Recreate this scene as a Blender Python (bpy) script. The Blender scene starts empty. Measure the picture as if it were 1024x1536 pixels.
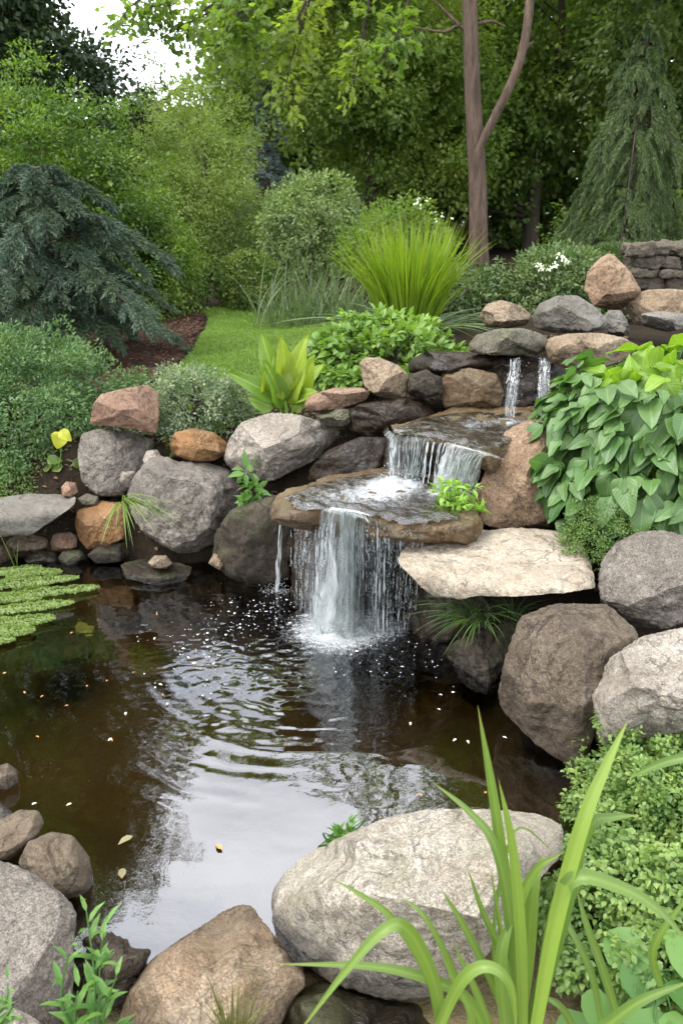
import bpy, bmesh, math, random
import numpy as np
from mathutils import Vector
D2R = math.radians
scene = bpy.context.scene
COL = scene.collection

# ------------------------------------------------------------------ camera
CAM = np.array([0.0, 0.0, 1.6]); PITCH = D2R(20.0); FPX = 1205.0
cd = bpy.data.cameras.new("camera"); cam = bpy.data.objects.new("camera", cd); COL.objects.link(cam)
cam.location = CAM; cam.rotation_euler = (math.pi/2 - PITCH, 0, 0)
cd.sensor_fit = 'VERTICAL'; cd.sensor_height = 36.0; cd.sensor_width = 24.0; cd.lens = FPX/1536*36.0
cd.clip_start = 0.05; cd.clip_end = 1000
cd.dof.use_dof = True; cd.dof.focus_distance = 2.9; cd.dof.aperture_fstop = 6.3
scene.camera = cam
# ------------------------------------------------------------------ light
SUN_EL, SUN_AZ = D2R(56), D2R(-100)      # azimuth measured from +Y (away from camera) towards +X
SKY_STRENGTH = 0.145
w = bpy.data.worlds.new("World"); scene.world = w; w.use_nodes = True
nt = w.node_tree; nt.nodes.clear()
def wn(t, **k):
    n = nt.nodes.new(t)
    for a, b in k.items(): setattr(n, a, b)
    return n
sky = wn('ShaderNodeTexSky', sky_type='NISHITA', sun_disc=False, sun_elevation=SUN_EL, sun_rotation=SUN_AZ, air_density=1.0, dust_density=2.0)
tc = wn('ShaderNodeTexCoord'); mp = wn('ShaderNodeMapping'); mp.inputs['Scale'].default_value = (1.0, 1.0, 1.9)
cn = wn('ShaderNodeTexNoise'); cn.inputs['Scale'].default_value = 2.2; cn.inputs['Detail'].default_value = 5; cn.inputs['Roughness'].default_value = .5
cr = wn('ShaderNodeValToRGB'); cr.color_ramp.elements[0].position = .33; cr.color_ramp.elements[1].position = .68
cr.color_ramp.elements[0].color = (.22, .22, .22, 1); cr.color_ramp.elements[1].color = (1, 1, 1, 1)
mix = wn('ShaderNodeMixRGB'); mix.inputs[2].default_value = (20.0, 20.3, 21.2, 1)
bg = wn('ShaderNodeBackground'); bg.inputs['Strength'].default_value = SKY_STRENGTH
ow = wn('ShaderNodeOutputWorld')
nt.links.new(tc.outputs['Generated'], mp.inputs[0]); nt.links.new(mp.outputs[0], cn.inputs['Vector'])
nt.links.new(cn.outputs['Fac'], cr.inputs[0]); nt.links.new(cr.outputs[0], mix.inputs[0])
nt.links.new(sky.outputs[0], mix.inputs[1]); nt.links.new(mix.outputs[0], bg.inputs[0]); nt.links.new(bg.outputs[0], ow.inputs[0])
sl = bpy.data.lights.new("sun", 'SUN'); sl.energy = 2.0; sl.angle = D2R(20); sl.color = (1.0, .95, .87)
so = bpy.data.objects.new("sun", sl); COL.objects.link(so)
sd = Vector((math.sin(SUN_AZ)*math.cos(SUN_EL), math.cos(SUN_AZ)*math.cos(SUN_EL), math.sin(SUN_EL)))
so.rotation_euler = sd.to_track_quat('Z', 'Y').to_euler(); so.location = (-5, -2, 12)
vs = scene.view_settings; vs.view_transform = 'Standard'; vs.look = 'None'; vs.gamma = 1; vs.use_curve_mapping = False
vs.exposure = 0.85
cy = scene.cycles
cy.max_bounces = 8; cy.transparent_max_bounces = 16; cy.diffuse_bounces = 3; cy.glossy_bounces = 4; cy.transmission_bounces = 5
cy.caustics_reflective = False; cy.caustics_refractive = False; cy.sample_clamp_indirect = 6
try: cy.use_denoising = True
except Exception: pass

# ------------------------------------------------------------------ pixel -> world
def ray(x, y):
    u = (x-512.0)/FPX; v = (y-768.0)/FPX; c, s = math.cos(PITCH), math.sin(PITCH)
    return np.array([u, c - s*v, -(s + c*v)])
def at(x, y, Y):
    d = ray(x, y); return CAM + d*(Y/d[1])
def atz(x, y, Z):
    d = ray(x, y); return CAM + d*((Z-CAM[2])/d[2])
def nrm(a):
    return a/np.maximum(np.linalg.norm(a, axis=-1, keepdims=True), 1e-9)

# ------------------------------------------------------------------ numpy noise
def _h(ix, iy, iz, seed):
    n = (ix*374761393 + iy*668265263 + iz*2147483647 + seed*1274126177) & 0xffffffff
    n = ((n ^ (n >> 13))*1274126177) & 0xffffffff
    n = ((n ^ (n >> 16))*2246822519) & 0xffffffff
    return ((n ^ (n >> 15)) & 0xffff)/65535.0*2-1
def vnoise(P, seed=0):
    P = np.asarray(P, float); I = np.floor(P).astype(np.int64); f = P-I; f = f*f*f*(f*(f*6-15)+10)
    r = 0
    for dx in (0, 1):
        for dy in (0, 1):
            for dz in (0, 1):
                wgt = (f[:, 0] if dx else 1-f[:, 0])*(f[:, 1] if dy else 1-f[:, 1])*(f[:, 2] if dz else 1-f[:, 2])
                r = r + wgt*_h(I[:, 0]+dx, I[:, 1]+dy, I[:, 2]+dz, seed)
    return r
def fbm(P, seed=0, octv=4, gain=.5):
    a, s, r = 1.0, 1.0, 0
    for o in range(octv):
        r = r + a*vnoise(P*s + 7.3*o, seed+o); a *= gain; s *= 2.03
    return r

# ------------------------------------------------------------------ mesh building
def mesh_np(name, V, faces, mat=None, smooth=True, attrs=None, uv=None):
    V = np.asarray(V, np.float32)
    me = bpy.data.meshes.new(name)
    fl = [np.asarray(f, np.int32) for f in faces if len(f)]
    nl = sum(f.size for f in fl); nf = sum(len(f) for f in fl)
    me.vertices.add(len(V)); me.vertices.foreach_set('co', V.ravel())
    loops = np.concatenate([f.ravel() for f in fl]); me.loops.add(nl); me.loops.foreach_set('vertex_index', loops)
    tot = np.concatenate([np.full(len(f), f.shape[1], np.int32) for f in fl]); st = np.concatenate([[0], np.cumsum(tot)[:-1]]).astype(np.int32)
    me.polygons.add(nf); me.polygons.foreach_set('loop_start', st)
    try: me.polygons.foreach_set('loop_total', tot)
    except Exception: pass
    me.polygons.foreach_set('use_smooth', np.full(nf, smooth))
    for k, a in (attrs or {}).items():
        at_ = me.attributes.new(k, 'FLOAT', 'POINT'); at_.data.foreach_set('value', np.asarray(a, np.float32))
    if uv is not None:
        ul = me.uv_layers.new(name='uv'); ul.data.foreach_set('uv', np.asarray(uv, np.float32)[loops].ravel())
    if mat: me.materials.append(mat)
    me.update(calc_edges=True); me.validate()
    return me
def add(name, me, parent=None, loc=None):
    o = bpy.data.objects.new(name, me); COL.objects.link(o)
    if parent is not None: o.parent = parent
    if loc is not None: o.location = [float(c) for c in loc]
    return o
def tag(o, label, cat, group=None, kind=None):
    if label: o['label'] = label
    if cat: o['category'] = cat
    if group: o['group'] = group
    if kind: o['kind'] = kind
    return o
def thing(name, loc, label, cat, group=None):
    o = bpy.data.objects.new(name, None); COL.objects.link(o); o.empty_display_size = .1
    o.location = [float(c) for c in loc]
    return tag(o, label, cat, group)
class MB:
    """collects pieces (world coordinates) for ONE mesh"""
    def __init__(s): s.V = []; s.F = {}; s.n = 0; s.A = {}; s.UV = []
    def put(s, V, faces, attrs=None, uv=None):
        V = np.asarray(V, float)
        for f in faces:
            f = np.asarray(f)
            if len(f): s.F.setdefault(f.shape[1], []).append(f+s.n)
        for k, a in (attrs or {}).items(): s.A.setdefault(k, []).append(np.asarray(a, float))
        if uv is not None: s.UV.append(np.asarray(uv, float))
        s.V.append(V); s.n += len(V)
    def build(s, name, mat, parent=None, base=(0, 0, 0), smooth=True, own=False):
        V = np.concatenate(s.V) - np.asarray(base)
        A = {k: np.concatenate(a) for k, a in s.A.items() if sum(map(len, a)) == s.n}
        uv = np.concatenate(s.UV) if s.UV and sum(map(len, s.UV)) == s.n else None
        me = mesh_np(name, V, [np.concatenate(f) for f in s.F.values()], mat, smooth, A, uv)
        return add(name, me, parent, base if own else None)
def tube(mb, pts, radii, sides=8, res=None):
    pts = np.asarray(pts, float); radii = np.asarray(radii, float)
    if res: pts, radii = spline(pts, res), np.interp(np.linspace(0, 1, res), np.linspace(0, 1, len(radii)), radii)
    T = nrm(np.gradient(pts, axis=0)); up = np.array([0.31, .87, .2])
    A = nrm(np.cross(T, up)); B = np.cross(T, A)
    ang = np.linspace(0, 2*np.pi, sides, endpoint=False)
    V = (pts[:, None] + radii[:, None, None]*(np.cos(ang)[None, :, None]*A[:, None] + np.sin(ang)[None, :, None]*B[:, None])).reshape(-1, 3)
    n = len(pts); i = np.arange(n-1)[:, None]*sides; j = np.arange(sides)[None]; j2 = (j+1) % sides
    F = np.stack([i+j, i+j2, i+sides+j2, i+sides+j], -1).reshape(-1, 4)
    cap = np.arange(sides)[::-1] + (n-1)*0
    mb.put(V, [F], {'rnd': np.zeros(len(V))})
def spline(P, n):
    P = np.asarray(P, float); m = len(P)
    if m == 2: return P[0] + np.linspace(0, 1, n)[:, None]*(P[1]-P[0])
    Q = np.concatenate([[2*P[0]-P[1]], P, [2*P[-1]-P[-2]]])
    t = np.linspace(0, m-1-1e-9, n); k = np.floor(t).astype(int); f = (t-k)[:, None]
    a, b, c, d = Q[k], Q[k+1], Q[k+2], Q[k+3]
    return .5*((2*b)+(-a+c)*f+(2*a-5*b+4*c-d)*f*f+(-a+3*b-3*c+d)*f**3)

# leaf templates: verts x along axis 0..1, y across, z out of leaf
TPL = {
 'quad': (np.array([[0, 0, 0], [.45, -.5, .0], [1, 0, -.08], [.45, .5, .0]]), [np.array([[0, 1, 2, 3]])]),
 'tiny': (np.array([[0, 0, 0], [.45, -.5, .1], [1, 0, -.06], [.45, .5, .1]]), [np.array([[0, 1, 2], [0, 2, 3]])]),
 'leaf': (np.array([[0, 0, 0], [.3, -.42, .07], [.3, 0, 0], [.3, .42, .07], [.65, -.36, .03], [.65, 0, -.05], [.65, .36, .03], [1, 0, -.18]]),
          [np.array([[0, 1, 2], [0, 2, 3], [4, 7, 5], [5, 7, 6]]), np.array([[1, 4, 5, 2], [2, 5, 6, 3]])]),
 'needle': (np.array([[0, -.5, 0], [0, .5, 0], [1, 0, 0]]), [np.array([[0, 1, 2]])]),
 'maple': (np.array([[0, 0, 0], [.18, -.3, .03], [.28, -.55, -.02], [.45, -.28, .03], [.72, -.36, -.03], [.66, -.14, .02], [1, 0, -.1],
                     [.66, .14, .02], [.72, .36, -.03], [.45, .28, .03], [.28, .55, -.02], [.18, .3, .03], [.4, 0, 0]]),
           [np.array([[12, i, i+1] for i in range(11)] + [[12, 11, 0]])]),
}
def grid_leaf(nr=9, nc=7, shape=.5, cup=.18, droop=.3, wave=.04):
    V = []; 
    for i in range(nr):
        t = i/(nr-1); wd = (math.sin(math.pi*min(1, t**.72))**.75)*.5 if 0 < t < 1 else 0.004
        wd *= (1-.25*t)
        for j in range(nc):
            s = j/(nc-1)*2-1
            V.append([t - .06*abs(s)*wd*0, s*wd*1.12, cup*abs(s)**1.3*wd*2*.5 - droop*t*t + wave*math.sin(t*11+s*2)*abs(s) + .012*math.cos(s*math.pi*3)*(wd*2)])
    F = [[i*nc+j, (i+1)*nc+j, (i+1)*nc+j+1, i*nc+j+1] for i in range(nr-1) for j in range(nc-1)]
    return np.array(V), [np.array(F)]
TPL['hosta'] = grid_leaf()
TPL['canna'] = grid_leaf(9, 5, cup=.35, droop=.16, wave=.03)
def round_leaf(n=12):
    V = [[.5, 0, 0]]
    for k in range(n):
        a = 2*math.pi*k/n; r = .5*(1+.04*math.cos(4*a)); 
        if k == 0: r *= .72
        V.append([.5 - r*math.cos(a), r*math.sin(a), .05*(1+math.cos(2*a))])
    return np.array(V), [np.array([[0, 1+k, 1+(k+1) % n] for k in range(n)])]
TPL['round'] = round_leaf()

def put_leaves(mb, P, N, D, L, W, tpl, rng, rnd=None):
    """scatter a leaf template: P base, N leaf normal, D leaf axis, L length, W width"""
    tv, tf = TPL[tpl]; n = len(P); k = len(tv)
    if n == 0: return
    D = nrm(D); N = N - (N*D).sum(1, keepdims=True)*D; N = nrm(N); S = np.cross(N, D)
    L = np.broadcast_to(np.asarray(L, float), (n,)); W = np.broadcast_to(np.asarray(W, float), (n,))
    V = P[:, None] + tv[None, :, 0:1]*(L[:, None, None]*D[:, None]) + tv[None, :, 1:2]*(W[:, None, None]*S[:, None]) + tv[None, :, 2:3]*(L[:, None, None]*N[:, None])
    off = (np.arange(n)*k)[:, None, None]
    F = [(f[None]+off).reshape(-1, f.shape[1]) for f in tf]
    r = rng.random(n) if rnd is None else rnd
    uv = np.tile(np.stack([tv[:, 0], tv[:, 1]+.5], 1), (n, 1))
    mb.put(V.reshape(-1, 3), F, {'rnd': np.repeat(r, k)}, uv)
def put_blades(mb, P, D, L, W, droop, rng, seg=7, fold=.25, rnd=None, curl=None):
    n = len(P); D = nrm(D); t = np.linspace(0, 1, seg)
    L = np.broadcast_to(np.asarray(L, float), (n,)); W = np.broadcast_to(np.asarray(W, float), (n,)); droop = np.broadcast_to(np.asarray(droop, float), (n,))
    hor = D.copy(); hor[:, 2] = 0; a = rng.random(n)*6.283; hor = hor + .05*np.stack([np.cos(a), np.sin(a), 0*a], 1); hor = nrm(hor)
    C = P[:, None] + L[:, None, None]*(t[None, :, None]*D[:, None]) + (L*droop)[:, None, None]*(t**2)[None, :, None]*(hor*.55+np.array([0, 0, -.55]))[:, None]
    S = nrm(np.cross(hor, np.array([0, 0, 1.0])) + .5*rng.normal(size=(n, 3)))
    wd = W[:, None]*(np.minimum(1, .55+t*1.6)*np.maximum(0.02, 1-t**2.6))[None]
    T = nrm(np.gradient(C, axis=1)); NN = nrm(np.cross(T, S[:, None]+0*T))
    Lf = C - S[:, None]*wd[..., None]*.5 + NN*wd[..., None]*fold*.5; Rt = C + S[:, None]*wd[..., None]*.5 + NN*wd[..., None]*fold*.5
    V = np.stack([Lf, C, Rt], 2)         # n,seg,3,3
    i = np.arange(seg-1)[:, None]*3; j = np.arange(2)[None]
    f = np.stack([i+j, i+3+j, i+4+j, i+1+j], -1).reshape(-1, 4)
    F = (f[None] + (np.arange(n)*seg*3)[:, None, None]).reshape(-1, 4)
    r = rng.random(n) if rnd is None else rnd
    uv = np.tile(np.stack(np.broadcast_arrays(t[:, None], np.array([0, .5, 1])[None]), -1).reshape(-1, 2), (n, 1))
    mb.put(V.reshape(-1, 3), [F], {'rnd': np.repeat(r, seg*3)}, uv)

# ------------------------------------------------------------------ materials
class M:
    def __init__(s, name):
        s.m = bpy.data.materials.new(name); s.m.use_nodes = True; s.t = s.m.node_tree; s.t.nodes.clear()
        s.out = s.n('ShaderNodeOutputMaterial')
    def n(s, t, ins=None, **k):
        x = s.t.nodes.new(t)
        for a, b in k.items(): setattr(x, a, b)
        for a, b in (ins or {}).items(): s.set(x.inputs[a], b)
        return x
    def set(s, sock, v):
        if hasattr(v, 'is_output'): s.t.links.new(v, sock)
        else:
            if sock.type == 'RGBA' and len(v) == 3: v = (*v, 1)
            sock.default_value = v
    def mixc(s, f, a, b, mode='MIX'):
        x = s.n('ShaderNodeMixRGB', {0: f, 1: a, 2: b}, blend_type=mode); return x.outputs[0]
    def noise(s, vec, scale, detail=4, rough=.55, dist=0):
        x = s.n('ShaderNodeTexNoise', {'Vector': vec, 'Scale': scale, 'Detail': detail, 'Roughness': rough, 'Distortion': dist}); return x.outputs['Fac']
    def ramp(s, f, p0, p1, a=0.0, b=1.0):
        x = s.n('ShaderNodeMapRange', {0: f, 1: p0, 2: p1, 3: a, 4: b}); return x.outputs[0]
    def math(s, op, a, b=0.0):
        x = s.n('ShaderNodeMath', {0: a, 1: b}, operation=op); return x.outputs[0]
    def attr(s, name): return s.n('ShaderNodeAttribute', attribute_name=name).outputs['Fac']
    def done(s, sh): s.t.links.new(sh, s.out.inputs[0]); return s.m

def rockmat(name, c1, c2, c3, lichen=.3, moss=.0, wet=0.0, rough=.85, speck=1.0, strata=0.0, waterline=True):
    k_ = np.array([.62, .585, .54]); c1, c2, c3 = (tuple(np.array(c)*k_) for c in (c1, c2, c3)); lichen *= .75
    m = M(name)
    oi = m.n('ShaderNodeObjectInfo'); tcx = m.n('ShaderNodeTexCoord')
    off = m.n('ShaderNodeVectorMath', {0: tcx.outputs['Object'], 1: (0, 0, 0)}, operation='ADD')
    sc = m.n('ShaderNodeVectorMath', {0: oi.outputs['Random'], 1: (37, 53, 71)}, operation='MULTIPLY')
    m.t.links.new(sc.outputs[0], off.inputs[1]); v = off.outputs[0]
    n1 = m.noise(v, 3.2, 6, .6, .4); n2 = m.noise(v, 11, 6, .65, .3); n3 = m.noise(v, 55, 4, .7)
    n4 = m.noise(v, 340, 2, .6)
    col = m.mixc(m.ramp(n1, .36, .64), c1, c2)
    col = m.mixc(m.ramp(n2, .48, .66, 0, .8), col, c3)
    if strata:
        mp_ = m.n('ShaderNodeMapping', {0: v}); mp_.inputs['Scale'].default_value = (2, 2, 22)
        col = m.mixc(m.ramp(m.noise(mp_.outputs[0], 2.2, 5), .42, .6, 0, strata), col, tuple(x*.35 for x in c1))
    # mineral grain
    vo = m.n('ShaderNodeTexVoronoi', {'Vector': v, 'Scale': 300.0})
    sep = m.n('ShaderNodeSeparateColor', {0: vo.outputs['Color']})
    g = m.ramp(sep.outputs[0], 0, 1, 1-.42*speck, 1+.38*speck)
    g = m.math('MULTIPLY', g, m.ramp(n4, .3, .7, 1-.3*speck, 1+.3*speck))
    g = m.math('MULTIPLY', g, m.ramp(n3, .3, .7, 1-.28*speck, 1+.22*speck))
    gc = m.n('ShaderNodeCombineColor', {0: g, 1: g, 2: g})
    col = m.mixc(1.0, col, gc.outputs[0], 'MULTIPLY')
    # lichen blotches
    if lichen:
        l = m.math('MULTIPLY', m.ramp(m.noise(v, 8.5, 9, .7, .2), .57, .66), m.ramp(n3, .35, .6, .3, 1))
        col = m.mixc(m.math('MULTIPLY', l, lichen), col, (.30, .285, .245))
        l2 = m.ramp(m.noise(v, 17, 7, .7), .6, .7, 0, lichen*.8)
        col = m.mixc(l2, col, tuple(x*.3 for x in c1))
    col = m.mixc(m.ramp(m.noise(v, 1.7, 4, .55, .6), .5, .64, 0, .45), col, tuple(np.array(c3)*.62))
    # hairline cracks
    cr_ = m.math('ABSOLUTE', m.math('SUBTRACT', m.noise(v, 4.5, 7, .62, 1.2), .5))
    ck = m.ramp(cr_, 0, .016, 1, 0); ck = m.math('MULTIPLY', ck, m.ramp(n1, .42, .54))
    col = m.mixc(m.math('MULTIPLY', ck, .42), col, tuple(x*.2 for x in c1))
    geo = m.n('ShaderNodeNewGeometry')
    sxyz = m.n('ShaderNodeSeparateXYZ', {0: geo.outputs['Position']})
    if moss:
        nz = m.n('ShaderNodeSeparateXYZ', {0: geo.outputs['Normal']})
        mm = m.math('MULTIPLY', m.ramp(nz.outputs[2], -.2, .7), m.ramp(m.noise(v, 6, 7, .7), .47, .6))
        col = m.mixc(m.math('MULTIPLY', mm, moss), col, m.mixc(n3, (.035, .045, .012), (.09, .1, .03)))
    rg = rough
    if waterline:
        wz = m.ramp(m.math('ADD', sxyz.outputs[2], m.ramp(n2, .3, .7, -.02, .03)), .02, .075, 1, 0)
        col = m.mixc(m.math('MULTIPLY', wz, .62), col, tuple(x*.18 for x in c1))
        rg = m.ramp(wz, 0, 1, rough, .22)
    if wet:
        wt = m.ramp(m.noise(v, 5, 5, .6), .3, .62, .25, 1); rg = m.ramp(m.math('MULTIPLY', wt, wet), 0, 1, .7, .24)
    b1 = m.math('ADD', m.math('MULTIPLY', n3, .45), m.math('MULTIPLY', n2, 1.6)); b1 = m.math('ADD', b1, m.math('MULTIPLY', n4, .16))
    b1 = m.math('SUBTRACT', b1, m.math('MULTIPLY', ck, .5))
    bp = m.n('ShaderNodeBump', {'Strength': .75, 'Distance': .011, 'Height': b1})
    p = m.n('ShaderNodeBsdfPrincipled', {'Base Color': col, 'Roughness': rg, 'Normal': bp.outputs[0]})
    p.inputs['Specular IOR Level'].default_value = .3
    return m.done(p.outputs[0])

def leafmat(name, c1, c2, c3=None, trans=.35, rough=.5, nscale=2.5, tint=(1.35, 1.5, .5), vein=False, spec=.35, edge=None):
    m = M(name)
    tcx = m.n('ShaderNodeTexCoord'); r = m.attr('rnd')
    col = m.mixc(r, c1, c2)
    if c3: col = m.mixc(m.ramp(m.noise(tcx.outputs['Object'], nscale, 3), .42, .64), col, c3)
    uv = m.n('ShaderNodeUVMap'); su = m.n('ShaderNodeSeparateXYZ', {0: uv.outputs[0]})
    nrmsock = None
    if vein:
        d = m.math('ABSOLUTE', m.math('SUBTRACT', su.outputs[1], .5))
        mid = m.ramp(d, .0, .035, 1, 0)
        wv = m.math('SINE', m.math('MULTIPLY', m.math('SUBTRACT', su.outputs[0], m.math('MULTIPLY', d, .7)), 62.0))
        vv = m.math('MULTIPLY', m.ramp(wv, .3, 1), .05)
        col = m.mixc(m.math('MAXIMUM', m.math('MULTIPLY', mid, .5), vv), col, tuple(min(1, x*1.6+.02) for x in c2))
        bp = m.n('ShaderNodeBump', {'Strength': .14, 'Distance': .003, 'Height': m.math('SUBTRACT', wv, m.math('MULTIPLY', mid, 2.0))}); nrmsock = bp.outputs[0]
    if edge:
        d = m.math('ABSOLUTE', m.math('SUBTRACT', su.outputs[1], .5))
        col = m.mixc(m.ramp(m.math('ADD', d, m.ramp(r, 0, 1, -.12, .12)), .2, .3), col, edge)
    p = m.n('ShaderNodeBsdfPrincipled', {'Base Color': col, 'Roughness': rough}); p.inputs['Specular IOR Level'].default_value = spec
    if nrmsock: m.set(p.inputs['Normal'], nrmsock)
    tcol = m.mixc(1.0, col, tint, 'MULTIPLY')
    tr = m.n('ShaderNodeBsdfTranslucent', {'Color': tcol})
    mx = m.n('ShaderNodeMixShader', {0: trans}); m.t.links.new(p.outputs[0], mx.inputs[1]); m.t.links.new(tr.outputs[0], mx.inputs[2])
    return m.done(mx.outputs[0])
def bladmat(name, c1, c2, mid=None, trans=.35):
    m = M(name); r = m.attr('rnd'); uv = m.n('ShaderNodeUVMap'); su = m.n('ShaderNodeSeparateXYZ', {0: uv.outputs[0]})
    col = m.mixc(r, c1, c2)
    s = m.math('SINE', m.math('MULTIPLY', su.outputs[1], 60.0))
    col = m.mixc(m.ramp(s, -1, 1, 0, .38), col, tuple(x*.55 for x in c1))
    col = m.mixc(m.ramp(su.outputs[0], .88, 1.0, 0, .5), col, (.24, .2, .06))
    tcx = m.n('ShaderNodeTexCoord'); col = m.mixc(m.ramp(m.noise(tcx.outputs['Object'], 55, 5, .7), .6, .75, 0, .45), col, (.2, .19, .05))
    if mid:
        d = m.math('ABSOLUTE', m.math('SUBTRACT', su.outputs[1], .5)); col = m.mixc(m.ramp(d, .02, .2, .3, 0), col, mid)
    p = m.n('ShaderNodeBsdfPrincipled', {'Base Color': col, 'Roughness': .42}); p.inputs['Specular IOR Level'].default_value = .4
    tr = m.n('ShaderNodeBsdfTranslucent', {'Color': m.mixc(1.0, col, (1.3, 1.35, .5), 'MULTIPLY')})
    mx = m.n('ShaderNodeMixShader', {0: trans}); m.t.links.new(p.outputs[0], mx.inputs[1]); m.t.links.new(tr.outputs[0], mx.inputs[2])
    return m.done(mx.outputs[0])
def barkmat(name, c1, c2, sc=14):
    m = M(name); tcx = m.n('ShaderNodeTexCoord'); mp_ = m.n('ShaderNodeMapping', {0: tcx.outputs['Object']}); mp_.inputs['Scale'].default_value = (1, 1, .16)
    a = m.noise(mp_.outputs[0], sc, 6, .65, .5); b = m.noise(mp_.outputs[0], sc*5, 4, .6)
    col = m.mixc(m.ramp(a, .35, .65), c1, c2); col = m.mixc(m.ramp(b, .45, .7, 0, .5), col, tuple(x*.5 for x in c1))
    bp = m.n('ShaderNodeBump', {'Strength': 1.0, 'Distance': .05, 'Height': m.math('ADD', a, m.math('MULTIPLY', b, .4))})
    return m.done(m.n('ShaderNodeBsdfPrincipled', {'Base Color': col, 'Roughness': .9, 'Normal': bp.outputs[0]}).outputs[0])
def plain(name, c1, c2, rough=.7, scale=8, bump=.3):
    m = M(name); tcx = m.n('ShaderNodeTexCoord'); a = m.noise(tcx.outputs['Object'], scale, 7, .65)
    col = m.mixc(m.ramp(a, .35, .65), c1, c2)
    bp = m.n('ShaderNodeBump', {'Strength': bump, 'Distance': .02, 'Height': m.noise(tcx.outputs['Object'], scale*6, 6, .7)})
    return m.done(m.n('ShaderNodeBsdfPrincipled', {'Base Color': col, 'Roughness': rough, 'Specular IOR Level': .15, 'Normal': bp.outputs[0]}).outputs[0])

MT = {}
MT['grey'] = rockmat('granite_grey', (.20, .185, .165), (.29, .27, .245), (.15, .135, .12), .35)
MT['greyl'] = rockmat('granite_light', (.36, .335, .30), (.46, .435, .39), (.27, .24, .205), .35)
MT['front'] = rockmat('granite_front', (.39, .365, .32), (.49, .47, .42), (.32, .285, .23), .35, moss=.3)
MT['tan'] = rockmat('rock_tan', (.29, .225, .155), (.355, .30, .225), (.23, .16, .10), .22)
MT['pink'] = rockmat('rock_pink', (.30, .19, .135), (.34, .245, .18), (.25, .145, .10), .15, speck=.7)
MT['brown'] = rockmat('rock_brown', (.27, .185, .12), (.35, .255, .175), (.17, .11, .068), .12)
MT['orange'] = rockmat('rock_orange', (.36, .19, .07), (.33, .22, .12), (.20, .10, .045), .2, speck=.8)
MT['cream'] = rockmat('sandstone_cream', (.45, .405, .33), (.53, .485, .405), (.36, .305, .23), .2, speck=.75)
MT['slate'] = rockmat('slate_grey', (.20, .195, .175), (.25, .245, .225), (.15, .14, .12), .15, speck=.5)
MT['mossy'] = rockmat('rock_mossy', (.15, .15, .115), (.20, .19, .155), (.13, .115, .075), .25, moss=.55)
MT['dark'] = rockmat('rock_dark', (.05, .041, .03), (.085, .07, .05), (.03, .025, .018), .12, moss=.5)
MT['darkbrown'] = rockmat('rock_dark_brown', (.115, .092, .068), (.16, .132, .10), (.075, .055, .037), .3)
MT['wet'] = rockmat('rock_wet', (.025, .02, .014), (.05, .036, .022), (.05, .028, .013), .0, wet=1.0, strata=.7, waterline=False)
MT['ledge'] = rockmat('rock_ledge', (.12, .085, .05), (.2, .15, .085), (.14, .075, .033), .1, wet=.85, moss=.25, waterline=False)
MT['pebble'] = rockmat('river_stone', (.15, .12, .085), (.20, .165, .12), (.12, .085, .055), .12, speck=.6)
MT['pebgrey'] = rockmat('river_stone_grey', (.135, .13, .115), (.18, .17, .15), (.1, .09, .08), .12, speck=.6)

# ------------------------------------------------------------------ rock builder
def ico(level, cache={}):
    if level not in cache:
        bm = bmesh.new(); bmesh.ops.create_icosphere(bm, subdivisions=level, radius=1)
        V = np.array([v.co[:] for v in bm.verts]); F = np.array([[v.index for v in f.verts] for f in bm.faces]); bm.free(); cache[level] = (nrm(V), F)
    return cache[level]
def polar(poly2, n=240, smooth=2.0):
    """radius as a function of angle of a polygon round its centre"""
    P = np.asarray(poly2, float); Q = np.roll(P, -1, 0)
    r = np.zeros(n)
    for k in range(n):
        a = 2*math.pi*k/n - math.pi; d = np.array([math.cos(a), math.sin(a)])
        e = Q-P; den = d[0]*e[:, 1]-d[1]*e[:, 0]; den = np.where(abs(den) < 1e-12, 1e-12, den)
        t = (P[:, 0]*e[:, 1]-P[:, 1]*e[:, 0])/den; s = (P[:, 0]*d[1]-P[:, 1]*d[0])/den
        ok = (t > 0) & (s >= -1e-9) & (s <= 1+1e-9)
        r[k] = t[ok].max() if ok.any() else 0
    good = r > 0; r[~good] = r[good].mean()
    k = np.arange(-8, 9); g = np.exp(-k**2/(2*smooth**2)); g /= g.sum()
    return sum(np.roll(r, int(i))*wt for i, wt in zip(k, g))
def centroid(P):
    x, y = P[:, 0], P[:, 1]; x2, y2 = np.roll(x, -1), np.roll(y, -1); c = x*y2-x2*y; A = c.sum()/2
    return np.array([((x+x2)*c).sum()/(6*A), ((y+y2)*c).sum()/(6*A)])
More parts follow.
